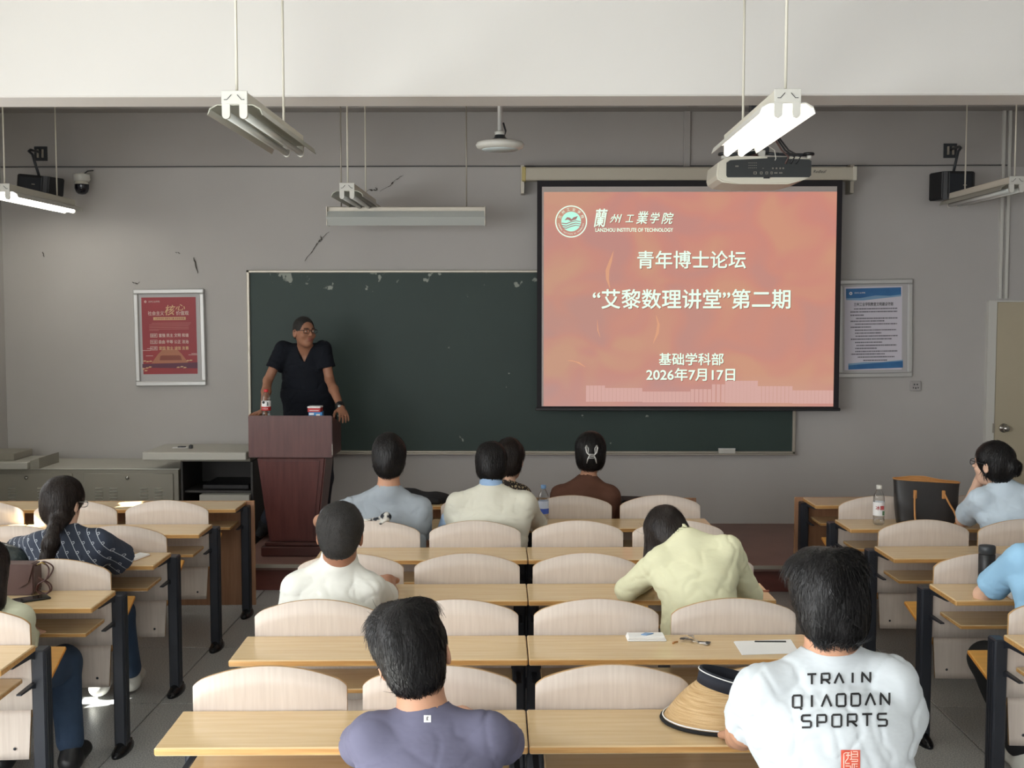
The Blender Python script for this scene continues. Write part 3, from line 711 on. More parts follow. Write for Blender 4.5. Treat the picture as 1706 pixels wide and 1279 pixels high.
def ring(name, r0, r1, m, par, cx_, cz_, y, n=64, a0=0, a1=360):
    bm = bmesh.new(); vs = []
    for k in range(n+1):
        a = R(a0+(a1-a0)*k/n); vs.append((bm.verts.new((cx_+r0*math.cos(a), y, cz_+r0*math.sin(a))), bm.verts.new((cx_+r1*math.cos(a), y, cz_+r1*math.sin(a)))))
    for p_, q_ in zip(vs[:-1], vs[1:]): bm.faces.new((p_[0], q_[0], q_[1], p_[1]))
    bmesh.ops.remove_doubles(bm, verts=bm.verts[:], dist=1e-5)
    return obj(name, bm, par, m)
ring('emblem_ring', ld*.93, ld, tx, ps, *lc, -.0062)
ring('emblem_disc', 0, ld*.62, emis('emblem_disc', (170, 226, 206), .95), ps, *lc, -.0062)
for i, ch in enumerate('兰州工业学院'):
    a = R(158-27*i); text('emblem_lettering', ch, .03, tx, ps, (lc[0]+ld*.77*math.cos(a), -.0064, lc[1]+ld*.77*math.sin(a)), w=.024, rot=(R(90), -(a-R(90)), 0))
sE = 'LANZHOU INSTITUTE OF TECHNOLOGY'
for i, ch in enumerate(sE):
    if ch == ' ': continue
    a = R(190+160*i/(len(sE)-1)); text('emblem_lettering', ch, .014, tx, ps, (lc[0]+ld*.78*math.cos(a), -.0064, lc[1]+ld*.78*math.sin(a)), h=.0095, rot=(R(90), -(a+R(90)), 0))
def poly(name, pts, m, par, y):
    bm = bmesh.new(); bm.faces.new([bm.verts.new((p_[0], y, p_[1])) for p_ in pts]); return obj(name, bm, par, m)
em = emis('emblem_mark', (150, 110, 104), .9)
poly('emblem_book', [(lc[0]+x*ld, lc[1]+y*ld) for x, y in ((-.42, .08), (-.25, .27), (-.08, .24), (.02, .14), (.15, .26), (.42, .34), (.3, .12), (.12, .08), (-.02, .02), (-.2, .12))], em, ps, -.0066)
for q in (-.05, -.2, -.33):
    poly('emblem_wave', [(lc[0]+x*ld, lc[1]+(y+q)*ld) for x, y in ((-.6, -.02), (-.3, -.06), (0, .06), (.3, .12), (.6, .06), (.6, .02), (.3, .07), (0, .0), (-.3, -.12), (-.6, -.08))], em, ps, -.0066)
def curvepoly(name, pxs, w_, m):
    bm = bmesh.new(); vs = []
    for i, (x, y, k) in enumerate(pxs):
        a = L(x, y); vs.append((bm.verts.new((a[0]-w_*k, -.0058, a[1])), bm.verts.new((a[0]+w_*k, -.0058, a[1]))))
    for p_, q_ in zip(vs[:-1], vs[1:]): bm.faces.new((p_[0], q_[0], q_[1], p_[1]))
    return obj(name, bm, ps, m)
curvepoly('slide_flame', [(1022, 418, .1), (1017, 435, 1), (1012, 450, 1.3), (1012, 465, 1), (1016, 480, .2)], .012, tx3)
curvepoly('slide_flame', [(1093, 525, .1), (1097, 540, .8), (1095, 555, 1), (1088, 572, .1)], .012, tx3)
curvepoly('slide_flame', [(995, 532, .1), (996, 550, .6), (1000, 562, .1)], .008, tx3)
curvepoly('slide_flame', [(948, 600, 3), (962, 603, 2.4), (975, 611, .5)], .006, tx3)
for a in ((976, 642, 1008, 659), (1008, 646, 1070, 659), (1070, 652, 1150, 660), (1150, 648, 1185, 660), (1185, 640, 1208, 660), (1208, 634, 1262, 661), (1262, 643, 1320, 661), (1320, 650, 1388, 662)):
    c0, c1 = L(a[0], a[1]), L(a[2], a[3]+10)
    for k in range(int((a[2]-a[0])/6)):
        xw = c0[0]+(c1[0]-c0[0])*(k+.5)/int((a[2]-a[0])/6); poly('slide_building', [(xw-.0145, c1[1]), (xw+.0145, c1[1]), (xw+.0145, c0[1]), (xw-.0145, c0[1])], tx2, ps, -.0056)
cw = L(1350, 285)
text('case_lettering', 'Redleaf', .03, M['dkgrey'], ps, (L(1365, 286)[0], -.0215, L(1365, 286)[1]), w=.11, shear=.3)

# ------------------------------------------------------------------ posters
def poster(x0, x1, y0, y1, label, tilt=0):
    a, b_ = P(x0, y0, YF-.03), P(x1, y1, YF-.03)
    o = empty('framed_poster', ((a.x+b_.x)/2, YF-.004, (a.z+b_.z)/2), 0, label, 'poster')
    o.rotation_euler = (0, R(tilt), 0); hw_, hh = (b_.x-a.x)/2, (a.z-b_.z)/2; t = .042
    for q in ((-hw_, hw_, hh-t, hh), (-hw_, hw_, -hh, -hh+t), (-hw_, -hw_+t, -hh+t, hh-t), (hw_-t, hw_, -hh+t, hh-t)):
        bx('frame', o, M['alu'], q[0], q[1], -.03, 0, q[2], q[3], bev=.008)
    bx('backing_sheet', o, mat('pale_mount', (184, 182, 182), .6), -hw_+t, hw_-t, -.012, -.004, -hh+t, hh-t)
    return o, hw_, hh
o, hw_, hh = poster(222, 343, 481, 643, 'red framed poster with gold and white Chinese lettering left of the lectern', -.6)
def pm(px, py): a = P(px, py, YF-.03); return (a.x-o.location.x, a.z-o.location.z)
r0, r1 = pm(235, 495), pm(328, 623)
prm = mat('poster_red', (160, 52, 56), .5, rgb2=(142, 46, 56), vscale=3); bx('print', o, prm, r0[0], r1[0], -.0135, -.012, r1[1], r0[1])
gold = mat('poster_gold', (214, 176, 132), .5); pale = mat('poster_pale', (220, 196, 186), .5)
def pt(s, x0, x1, y0, y1, m, off=.004, shear=0):
    a, b_ = pm(x0, y0), pm(x1, y1); return text('lettering', s, .05, m, o, ((a[0]+b_[0])/2, -.0145, (a[1]+b_[1])/2), w=b_[0]-a[0], h=a[1]-b_[1], off=off, shear=shear)
pt('社会主义', 246, 273, 518, 525, pale); pt('核', 274, 292, 508, 525, gold, .004, .2); pt('心', 292, 308, 507, 517, gold, .004, .2); pt('价值观', 293, 314, 518, 525, pale)
pt('兰州工业学院', 247, 266, 500.5, 503.5, pale); ring('mark', .004, .010, pale, o, *pm(242, 502), -.0145, 20)
a, b_ = pm(255, 528), pm(309, 533); bx('banner', o, gold, a[0], b_[0], -.015, -.0135, b_[1], a[1]); 
text('lettering', '人民有信仰 国家有力量 民族有希望', .02, prm, o, ((a[0]+b_[0])/2, -.0155, (a[1]+b_[1])/2), w=(b_[0]-a[0])*.92, off=.004)
for i, (h_, s_) in enumerate((('国家', '富强 民主 文明 和谐'), ('社会', '自由 平等 公正 法治'), ('公民', '爱国 敬业 诚信 友善'))):
    y = 558.5+i*10.7; pt(s_, 264, 313.5, y-3, y+3, gold if i == 2 else pale, .006); pt(h_, 251, 260, y-2, y+2, pale)
    a, b_ = pm(249.5, y-3.2), pm(261.5, y+3.2)
    for q in ((a[0], b_[0], a[1]-.003, a[1]), (a[0], b_[0], b_[1], b_[1]+.003), (a[0], a[0]+.003, b_[1], a[1]), (b_[0]-.003, b_[0], b_[1], a[1])): bx('box_outline', o, pale, q[0], q[1], -.0145, -.0135, q[2], q[3])
for y, x0_, x1_ in ((538, 252, 318), (540.5, 248, 316), (543, 248, 314), (545.5, 248, 314), (548, 248, 314), (550, 248, 264)):
    a, b_ = pm(x0_, y-.35), pm(x1_, y+.35); bx('text_line', o, mat('poster_dim', (190, 120, 110), .5), a[0], b_[0], -.0142, -.0135, b_[1], a[1])
def ppoly(pts, m, y=-.0145): return poly('illustration', [pm(*q) for q in pts], m, o, y)
ppoly([(251, 605), (262, 590), (270, 582), (294, 582), (302, 590), (313, 605)], mat('poster_hill', (176, 112, 84), .5), -.0140)
ppoly([(265, 600), (266, 593), (269, 592), (297, 592), (300, 593), (302, 600)], mat('poster_hall', (134, 66, 50), .5), -.0143)
ppoly([(236, 606), (328, 604), (328, 614), (236, 612)], mat('poster_purple', (96, 44, 66), .5), -.0141)
for x, y in ((240, 601), (245, 602), (250, 601.5), (312, 601), (317, 600.5), (238, 614), (244, 612.5), (249, 611), (242, 617), (296, 612), (302, 611), (307, 612.5)):
    ppoly([(x-3.4, y+.8), (x-1, y-1.2), (x+3, y-.6), (x+1, y+.9)], gold)
for x, y, w_ in ((236, 583, 14), (244, 580, 8), (242, 592, 12), (313, 591, 15), (318, 589, 9)): ppoly([(x, y), (x+w_, y), (x+w_, y+.7), (x, y+.7)], pale)
o, hw_, hh = poster(1398, 1519, 465, 629, 'white framed notice with blue bands and small print beside the projection screen', -.9)
r0, r1 = pm(1404, 473), pm(1512, 622); bx('print', o, mat('notice_paper', (216, 212, 222), .55), pm(1409, 478)[0], pm(1505, 478)[0], -.0135, -.012, pm(1409, 616)[1], pm(1409, 477)[1])
bl = mat('notice_blue', (40, 96, 150), .5, rgb2=(60, 122, 176), vscale=6); bl2 = mat('notice_blue_pale', (130, 168, 200), .5)
ppoly([(1411, 480), (1503, 479), (1503, 491), (1485, 493), (1460, 492), (1435, 496), (1411, 496)], bl); ppoly([(1411, 496), (1435, 496), (1460, 492), (1485, 493), (1503, 491), (1503, 494), (1470, 497), (1440, 500), (1411, 499)], bl2)
ppoly([(1413, 608), (1440, 606), (1470, 604), (1504, 602), (1504, 613), (1413, 615)], bl); ppoly([(1413, 605), (1440, 603), (1470, 603), (1504, 600), (1504, 602), (1470, 604), (1440, 606), (1413, 608)], bl2)
ring('mark', .006, .013, M['paper'], o, *pm(1419, 488), -.0148, 20); pt('兰州工业学院', 1425, 1443, 486, 488.5, M['paper'])
pt('兰州工业学院教室文明建设守则', 1424, 1489, 503.5, 509.5, M['ink'], .004)
rr = random.Random(3)
for (y, x0_, x1_) in ((514, 1424, 1496), (519, 1418, 1496), (524.5, 1418, 1440), (530, 1427, 1496), (534.5, 1418, 1474), (539.5, 1425, 1496), (544.5, 1418, 1452), (549.5, 1425, 1494), (554.5, 1425, 1469), (559.5, 1426, 1496), (564.5, 1418, 1486), (570, 1425, 1470), (575, 1427, 1494), (580, 1425, 1461), (585, 1425, 1495), (589.5, 1418, 1474), (594.5, 1429, 1490), (600, 1438, 1478)):
    bm = bmesh.new(); x = x0_
    while x < x1_:
        w_ = rr.uniform(.8, 2.6); a, b_ = pm(x, y-1), pm(min(x+w_, x1_), y+1); box(bm, a[0], b_[0], -.0143, -.0135, b_[1], a[1]); x += w_+rr.uniform(.4, .9)
    obj('text_line', bm, o, mat('notice_ink', (96, 94, 104), .6))

# ------------------------------------------------------------------ wall socket, speakers, dome camera, ceiling microphone
sp = P(1526, 643, YF-.02); o = empty('wall_socket', (sp.x, YF-.004, sp.z), 0, 'small white wall socket below the blue and white notice', 'socket')
bx('plate', o, mat('socket_plate', (170, 166, 164), .5), -.045, .045, -.012, 0, -.043, .043, bev=.004)
for q in ((-.018, -.006, .008, .018), (.006, .018, .008, .018), (-.005, .005, -.024, -.010), (-.024, -.016, -.02, -.008), (.016, .024, -.02, -.008)): bx('slot', o, M['dkgrey'], q[0], q[1], -.0135, -.011, q[2], q[3])
def speaker(px, py, w_, h_, bp, yaw, label, roll=0):
    c = P(px, py, 9.62); o = empty('wall_speaker', (c.x, YF, c.z), 0, label, 'speaker', 'black loudspeakers on the front wall')
    pl_ = P(bp[0], bp[1], YF-.01); dx, dz = pl_.x-c.x, pl_.z-c.z
    bm = bmesh.new(); box(bm, dx-.056, dx+.056, -.014, -.006, dz-.06, dz+.06, bev=.002); obj('wall_plate', bm, o, M['dkgrey'])
    for s_ in (-1, 1): bx('clamp', o, M['alu_dull'], dx+s_*.02-.008, dx+s_*.02+.008, -.03, -.012, dz-.035, dz+.035, bev=.002)
    wtube('bracket_arm', o, M['dkgrey'], [(dx, -.02, dz+.01), (dx, -.22, dz+.005), (dx, -.25, dz-.01), (dx*.6, -.27, dz-.04), (0, -.28, h_/2-.01)], .011)
    m4 = Matrix.Translation((0, -.30, 0)) @ Matrix.Rotation(R(yaw), 4, 'Z') @ Matrix.Rotation(R(roll), 4, 'Y')
    bm = bmesh.new(); pr = [(-w_/2, .09), (-w_/2+.03, -.08), (-w_/2+.07, -.11), (w_/2-.07, -.11), (w_/2-.03, -.08), (w_/2, .09)]
    vs = prism(bm, pr, -h_/2, h_/2, axis='z')
    bmesh.ops.bevel(bm, geom=bm.edges[:], offset=.008, segments=2, affect='EDGES')
    for v in bm.verts: v.co = m4 @ v.co
    obj('cabinet', bm, o, M['black'])
    bm = bmesh.new(); box(bm, -w_/2+.075, w_/2-.075, -.116, -.108, -h_/2+.02, h_/2-.02, bev=.003, M4=m4); obj('grille', bm, o, mat('speaker_grille', (38, 42, 48), .7, bump=.3, bscale=600))
    bm = bmesh.new(); box(bm, .02, .05, -.119, -.116, -.004, .004, M4=m4); obj('badge', bm, o, M['alu_dull'])
speaker(1591, 310, .34, .225, (1583, 251), 8, 'black loudspeaker on a bracket at the right, above the notice')
speaker(62, 308, .36, .15, (68, 256), -14, 'black loudspeaker on a bracket at the left, above the metal console', 6)
cp = P(136, 296, 9.8); o = empty('dome_camera', (cp.x, 9.8, cp.z), 0, 'small white security camera with a dark dome beside the left loudspeaker', 'camera')
bm = bmesh.new(); lathe(bm, [(0, .0), (.066, 0), (.068, -.012), (.066, -.05), (.062, -.06), (0, -.06)], 28, (0, 0, .03)); obj('housing', bm, o, M['white'])
bm = bmesh.new(); lathe(bm, [(0, -.06), (.05, -.06), (.054, -.085), (.052, -.1), (0, -.1)], 28, (0, 0, .03)); obj('collar', bm, o, M['cream'])
bm = bmesh.new(); lathe(bm, [(.058, -.085), (.058, -.12), (.048, -.148), (.03, -.165), (0, -.17)], 28, (0, 0, .03)); obj('dome', bm, o, mat('dark_dome', (26, 27, 36), .1))
wtube('mount_arm', o, M['cream'], [(0, .0, .02), (0, .07, .03), (0, .146, .0)], .022)
wtube('cable', o, M['dkgrey'], [(.02, 0, .03), (.03, .05, .06), (.05, .13, .075)], .005)
mp_ = P(833, 243, 7.3); o = empty('ceiling_microphone', (mp_.x, 7.3, mp_.z), 0, 'round white disc-shaped device on a pole hanging from the ceiling', 'microphone')
bm = bmesh.new(); lathe(bm, [(0, -.022), (.12, -.022), (.142, -.012), (.15, .004), (.142, .02), (.11, .03), (0, .036)], 40); d_ = obj('disc', bm, o, M['white'])
bm = bmesh.new(); lathe(bm, [(0, -.026), (.11, -.026), (.112, -.022)], 32); obj('underside_grille', bm, o, mat('pale_blue_grille', (200, 212, 214), .6))
bm = bmesh.new(); lathe(bm, [(.055, .03), (.055, .04), (.035, .05), (.03, .068), (0, .068)], 24); obj('mount_cup', bm, o, M['dkgrey'])
bm = bmesh.new(); lathe(bm, [(.032, .066), (.034, .085), (.02, .09), (0, .09)], 24); obj('mount_ring', bm, o, M['white'])
wtube('pole', o, M['alu'], [(0, 0, .08), (0, 0, ZC-mp_.z)], .0155, 12); wtube('cable', o, M['black'], [(.02, -.01, .05), (.035, -.01, .09), (.02, -.01, .14)], .006)
# ------------------------------------------------------------------ hanging fluorescent lamps
tube_on = emis('tube_on', (255, 250, 238), 9)
def lamp(name, near, rot, label, lit=False, group='hanging twin-tube lamps', Lf=1.22, power=0):
    o = empty(name, near, rot, label, 'lamp', group)     # origin at near end of housing underside; runs along +y
    bx('housing', o, M['cream'], -.052, .052, 0, Lf, 0, .05, bev=.004)
    rm = M['refl'] if not lit else M['white']  # lit lamps get a whiter reflector, the glow put into its colour
    bm = bmesh.new()
    prof = [(-.115, -.045), (-.105, -.018), (-.075, -.002), (.075, -.002), (.105, -.018), (.115, -.045), (.112, -.046), (.102, -.022), (.073, -.006), (-.073, -.006), (-.102, -.022), (-.112, -.046)]
    prism(bm, prof, .0, Lf); obj('reflector', bm, o, rm)
    for s_ in (-1, 1):
        bm = bmesh.new(); tube(bm, [(s_*.036, .02, -.042), (s_*.036, Lf-.02, -.042)], .0165, 12); obj('tube', bm, o, tube_on if lit else M['tube_off'])
        for yy in (-.004, Lf-.012):
            bm = bmesh.new(); up_ = [(s_*.036-.0165, .0), (s_*.036-.0165, -.045)]+[(s_*.036+.0165*math.cos(R(a)), -.045+.0165*math.sin(R(a))) for a in range(198, 352, 18)]+[(s_*.036+.0165, -.045), (s_*.036+.0165, .0)]
            prism(bm, up_, yy, yy+.016); obj('socket', bm, o, M['white'])
    bx('end_plate', o, M['white'], -.054, .054, -.006, .002, -.002, .053, bev=.002)
    for s_ in (-1, 1): wtube('end_mark', o, M['dkgrey'], [(s_*.042, -.008, .016), (s_*.03, -.008, .016), (s_*.012, -.008, .036)], .0015, 5)
    for yy in (.04, .98): wtube('rod', o, M['cream'], [(0, yy, .045), (0, yy, ZC-near[2])], .006, 8)
    if lit and power:
        l = bpy.data.lights.new('tube_light', 'AREA'); l.shape = 'RECTANGLE'; l.size = .2; l.size_y = 1.1; l.energy = power; l.color = (1, .97, .9)
        lo = bpy.data.objects.new('tube_light', l); C.objects.link(lo); lo.parent = o; lo.location = (0, Lf/2, -.065)
    return o
def at(px, py, Y): p = P(px, py, Y); return (p.x, p.y, p.z)
lamp('fluorescent_lamp', at(391, 173, 4.87), 0, 'unlit twin-tube lamp hanging in front of the beam above the lectern side')
lamp('fluorescent_lamp', at(1312, 170, 4.8), 0, 'glowing twin-tube lamp hanging in front of the projector', True, power=2)
lamp('fluorescent_lamp', at(578, 317, 8.4), 0, 'unlit twin-tube lamp hanging above the left part of the chalkboard')
lamp('fluorescent_lamp', at(4, 318, 8.4), 0, 'glowing twin-tube lamp at the far left below the loudspeaker', True, power=2)
lamp('fluorescent_lamp', at(1694, 306, 8.35), 0, 'unlit twin-tube lamp at the far right beside the loudspeaker')
# chalkboard lamp
c0 = P(546, 352, 9.3); c1 = P(809, 352, 9.3); cz_ = P(678, 352, 9.3).z
o = empty('chalkboard_lamp', ((c0.x+c1.x)/2, 9.3, cz_), 0, 'long horizontal white lamp hanging above the chalkboard', 'lamp'); hl = (c1.x-c0.x)/2
bx('housing', o, M['alu_dull'], -hl, hl, -.03, .06, -.004, .034, bev=.004)
bm = bmesh.new(); prism(bm, [(-.05, -.002), (-.075, -.05), (-.055, -.115), (-.05, -.113), (-.066, -.05), (.06, -.006), (.06, -.002)], -hl, hl, axis='x'); obj('reflector', bm, o, mat('lamp_reflector', (176, 180, 176), .4))
for xx in (-hl, hl-.006): bx('end_cap', o, M['alu_dull'], xx, xx+.006, -.07, .06, -.112, .034)
bm = bmesh.new(); tube(bm, [(-hl+.02, -.01, -.06), (hl-.02, -.01, -.06)], .013, 10); obj('tube', bm, o, M['tube_off'])
for px in (568, 777): xx = P(px, 300, 9.3).x-o.location.x; wtube('rod', o, M['alu_dull'], [(xx, .01, .03), (xx, .01, ZC-cz_)], .0055, 8)

# ------------------------------------------------------------------ projector
pc = P(1273, 279, 6.95); k_ = 6.95/F_PX
o = empty('projector', (pc.x, pc.y, pc.z), 0, 'large white projector with black connector panel hanging from the ceiling', 'projector')
bm = bmesh.new()
pr = [(-78, -12), (-76, -19), (-68, -24), (-40, -27), (40, -27), (66, -20), (78, -14), (78, 10), (75, 15), (60, 17), (-45, 19), (-62, 17), (-76, 8)]
prism(bm, [(x*k_, z*k_) for x, z in pr], 0, .40)
bmesh.ops.bevel(bm, geom=[e for e in bm.edges if abs(e.verts[0].co.y-e.verts[1].co.y) < 1e-5], offset=.010, segments=2, affect='EDGES'); obj('body', bm, o, M['cream'])
bm = bmesh.new(); pr = [(-62, -13), (-60, -16), (74, -16), (77, -13), (77, 10), (74, 13), (40, 14), (40, 17), (5, 17), (5, 15), (-56, 12), (-62, 8)]
prism(bm, [(x*k_, z*k_) for x, z in pr], -.006, .004); obj('connector_panel', bm, o, mat('panel_black', (40, 44, 46), .45))
for (x, z, w_, h_) in ((-15, -9, 5, 4), (-5, -9, 4, 4), (4, -9, 4, 4), (12, -9, 3, 4), (19, -9, 5, 2), (27, -9, 5, 2), (14, -1.5, 2.4, 2.4), (20, -1.5, 2.4, 2.4), (26, -1.5, 2.4, 2.4), (31, -1.5, 2.4, 2.4), (-45, 2, 5, 2), (-2, -1.5, 3, .6)):
    q = empty('x') if False else None
    x0, x1, z0, z1 = (x-w_/2)*k_, (x+w_/2)*k_, (z-h_/2)*k_, (z+h_/2)*k_
    bm = bmesh.new(); t = .0022
    for a in ((x0, x1, z1-t, z1), (x0, x1, z0, z0+t), (x0, x0+t, z0, z1), (x1-t, x1, z0, z1)): box(bm, a[0], a[1], -.0085, -.005, a[2], a[3])
    obj('port', bm, o, M['alu_dull'])
for r_ in range(3):
    bm = bmesh.new()
    for c_ in range(5): box(bm, (-26+c_*3)*k_, (-24.4+c_*3)*k_, -.0072, -.0055, (7-r_*4)*k_, (7.6-r_*4)*k_)
    obj('print_line', bm, o, M['alu_dull'])
bx('cable_clip', o, M['black'], -1*k_, 9*k_, -.01, .01, -18*k_, -14*k_)
bx('mount_column', o, M['dkgrey'], -.05, .05, .14, .24, .11, ZC-pc.z, bev=.004)
bx('mount_block', o, M['dkgrey'], -.09, .05, .10, .28, .095, .20, bev=.006)
bx('mount_foot', o, M['white'], -.02, .02, .06, .10, .06, .11, bev=.004)
for a, b_ in (((-.02, .1, .105), (-.22, .02, .075)), ((-.02, .1, .105), (-.16, .3, .075)), ((0, .12, .10), (.10, .06, .085)), ((.1, .06, .085), (.27, .02, .075))):
    wtube('mount_arm', o, M['dkgrey'], [a, b_], .009, 8)
for xx in (-.235, .265):
    bm = bmesh.new(); lathe(bm, [(0, -.010), (.03, -.008), (.034, 0), (.03, .008), (0, .010)], 20, (xx, .02, .080)); obj('knob', bm, o, M['black'])
    bx('knob_post', o, M['white'], xx-.012, xx+.012, .01, .035, .055, .072)
for k in range(3):
    pts = [(.04+.012*k, .12, .30), (.07+.014*k, .06, .18), (.10+.02*k, -.004, .10), (.14+.035*k, -.012, .06), (.12+.03*k, -.016, .02)]
    wtube('cable', o, M['black'] if k else M['brown'], pts, .0055, 6)
wtube('cable', o, M['white'], [(-.16, .1, .13), (-.11, .02, .095), (-.06, .0, .10), (-.02, .02, .12)], .003, 6)
wtube('cable', o, M['white'], [(.03, .04, .13), (.06, .0, .10), (.065, -.014, .05), (.06, -.012, .04)], .003, 6)

# ------------------------------------------------------------------ metal teaching console, lectern
CY = 9.28
def cz(px, py, Y=CY): p = P(px, py, Y); return p.x, p.z
x1, zt = cz(297, 780); x0 = XL+.01
o = empty('teaching_console', ((x0+x1)/2, CY, 0), 0, 'long taupe metal console with louvred locked doors against the front wall', 'console'); mx = (x0+x1)/2
def cbx(name, m, a, par=o, bev=.003): return bx(name, par, m, a[0]-mx, a[1]-mx, a[2]-CY, a[3]-CY, a[4], a[5], bev=bev)
cbx('carcass', M['console'], (x0, x1, CY, YF-.05, .08, zt-.012)); cbx('top_panel', M['console_lt'], (x0, x1+.01, CY-.01, YF-.05, zt-.012, zt))
cbx('plinth', M['console_dk'], (x0+.03, x1-.03, CY+.05, YF-.08, 0, .08))
for (pa, pb, lk) in ((-130, 121, 45), (140, 289, 213)):
    a0, a1 = cz(pa, 781)[0], cz(pb, 781)[0]; a0 = max(a0, x0+.04); zd = cz(200, 781, CY)[1]-.035
    d_ = bx('door', o, M['console'], a0-mx, a1-mx, -.014, 0, .12, zd, bev=.004)
    lx = cz(lk, 787)[0]
    bm = bmesh.new(); lathe(bm, [(0, .014), (.009, .014), (.011, .006), (.016, .004), (.016, 0), (0, 0)], 18); bmesh.ops.rotate(bm, verts=bm.verts, cent=(0, 0, 0), matrix=Matrix.Rotation(R(90), 3, 'X'))
    k = obj('lock', bm, d_, M['chrome']); k.location = (lx-mx, -.014, zd-.035)
    cols = (166, 190, 241, 265) if pa > 0 else (-80, -58, 21, 70)
    for c_ in cols:
        lx = cz(c_, 806)[0]
        for r_ in range(6):
            bm = bmesh.new(); z_ = zd-.115-r_*.026
            prism(bm, [(-.014, z_), (-.026, z_-.003), (-.014, z_-.012)], lx-mx-.030, lx-mx+.030, axis='x'); obj('louvre', bm, d_, M['console_lt'])
# worktop slab and open bay with pale lower cabinet, right end of the console
x2 = cz(411, 758, 9.1)[0]; xs = cz(238, 758, 9.1)[0]; zs = cz(300, 753, 9.1)[1]
ob = empty('console_desk', ((x1+x2)/2, 9.3, 0), 0, 'open-fronted console desk bay with sliding worktop left of the lectern', 'console'); mb = (x1+x2)/2
def dbx(name, m, a, bev=.003): return bx(name, ob, m, a[0]-mb, a[1]-mb, a[2]-9.3, a[3]-9.3, a[4], a[5], bev=bev)
dbx('worktop', M['console_lt'], (xs, x2, 9.08, 9.66, zs-.062, zs-.0), .006)
dbx('top_support', M['console'], (x1+.012, x2-.02, 9.3, YF-.06, zs-.1, zs-.064))
dbx('back_panel', M['console_dk'], (x1+.012, x2, YF-.09, YF-.06, .0, zs-.1))
dbx('side_panel', M['console_dk'], (x1+.012, x1+.03, 9.3, YF-.09, 0, zs-.1)); dbx('side_panel', M['console_dk'], (x2-.02, x2+.0, 9.3, YF-.09, 0, zs-.1))
x3, z3 = cz(332, 824, 9.25); x4 = cz(436, 824, 9.25)[0]
dbx('equipment_shelf', M['console_dk'], (x1+.03, x2-.02, 9.35, YF-.1, z3+.0, z3+.02)); dbx('equipment_box', M['black'], (x3+.0, x2-.05, 9.36, 9.8, z3+.03, z3+.065))
oc = empty('pale_cabinet', ((x3+x2)/2, 9.25, 0), 0, 'pale metal cabinet standing under the console worktop behind the lecturer', 'cabinet'); mc_ = (x3+x2)/2
bx('carcass', oc, M['console_lt'], x3-mc_, x2-mc_-.02, 0, .1, 0, z3, bev=.004); bx('door', oc, M['console_lt'], x3-mc_+.02, x2-mc_-.04, -.012, 0, .06, z3-.05, bev=.003)
bx('vent_slot', oc, M['dkgrey'], x3-mc_+.06, x3-mc_+.2, -.014, -.010, z3-.1, z3-.09)
# raised lid box at the left end
ll = cz(60, 745, 9.2); lz = cz(20, 766, 9.2)[1]
ol = empty('metal_case', (x0+.4, 9.35, zt), 0, 'low stepped metal case on the left end of the console', 'case'); 
bx('lid_slab', ol, M['console_lt'], -.4, cz(45, 760, 9.2)[0]-x0-.4, -.15, .3, .0, .055, bev=.004)
bm = bmesh.new(); prism(bm, [(cz(45, 760, 9.2)[0]-x0-.4+.002, .0), (ll[0]-x0-.4, .0), (ll[0]-x0-.4, .085), (cz(45, 760, 9.2)[0]-x0-.4+.002, .062)], -.1, .3); obj('wedge', bm, ol, M['console'])
bx('upper_slab', ol, M['console'], -.4, cz(14, 750, 9.2)[0]-x0-.4, -.05, .3, .057, .115, bev=.004)
sd = P(318, 750, 9.35); o = empty('microphone_stub', (sd.x, 9.35, zs), 0, 'small black plastic stub standing on the console worktop', 'gadget')
bx('stub', o, M['black'], -.012, .014, -.02, .02, 0, .026, bev=.003, M4=None); bm = bmesh.new(); lathe(bm, [(0, .032), (.008, .03), (.010, .02), (0, .02)], 12); obj('tip', bm, o, M['dkgrey'])
o = empty('flat_clip', (sd.x-.09, 9.4, zs), .2, 'flat dark clip lying on a scrap of paper on the console worktop', 'clip')
bx('scrap', o, M['paper'], -.07, .05, -.03, .03, 0, .002); bm = bmesh.new(); prism(bm, [(-.03, -.01), (0, -.016), (.035, 0), (0, .016)], .002, .012, axis='z'); obj('clip_body', bm, o, M['dkgrey'])

# lectern: origin on the platform at its front centre
LY = 8.52; la, lb = P(413, 692, LY), P(553, 692, LY); ztop = la.z-.2
lx = (la.x+lb.x)/2; lw = (lb.x-la.x)/2
o = empty('lectern', (lx, LY, .2), 0, 'dark red wooden lectern with a boxy top and tapering body', 'lectern'); LO = o
zb = P(480, 762, LY).z-.2
bm = bmesh.new()
vs = prism(bm, [(0, zb), (.42, zb), (.42, ztop-.09), (0, ztop)], -lw, lw, axis='x'); bmesh.ops.bevel(bm, geom=bm.edges[:], offset=.006, segments=2, affect='EDGES')
obj('top_box', bm, o, M['maho'])
wt, wb = (P(538, 765, LY).x-P(427, 765, LY).x)/2, (P(523, 905, LY).x-P(440, 905, LY).x)/2
bm = bmesh.new(); a = []
for (w_, y0, y1, z) in ((wt+.01, .03, .40, zb), (wb-.005, .07, .36, .10)): a.append([bm.verts.new(p) for p in ((-w_, y0, z), (w_, y0, z), (w_, y1, z), (-w_, y1, z))])
bm.faces.new(a[0]); bm.faces.new(a[1][::-1])
for i in range(4): bm.faces.new((a[0][i], a[1][i], a[1][(i+1) % 4], a[0][(i+1) % 4]))
bmesh.ops.bevel(bm, geom=bm.edges[:], offset=.012, segments=3, affect='EDGES'); obj('body', bm, o, M['maho'])
bm = bmesh.new(); a = []
for (w_, z) in ((wt-.035, zb-.03), (wb-.04, .13)): a += [bm.verts.new((-w_, .034+(.04 if z < .3 else 0), z)), bm.verts.new((w_, .034+(.04 if z < .3 else 0), z))]
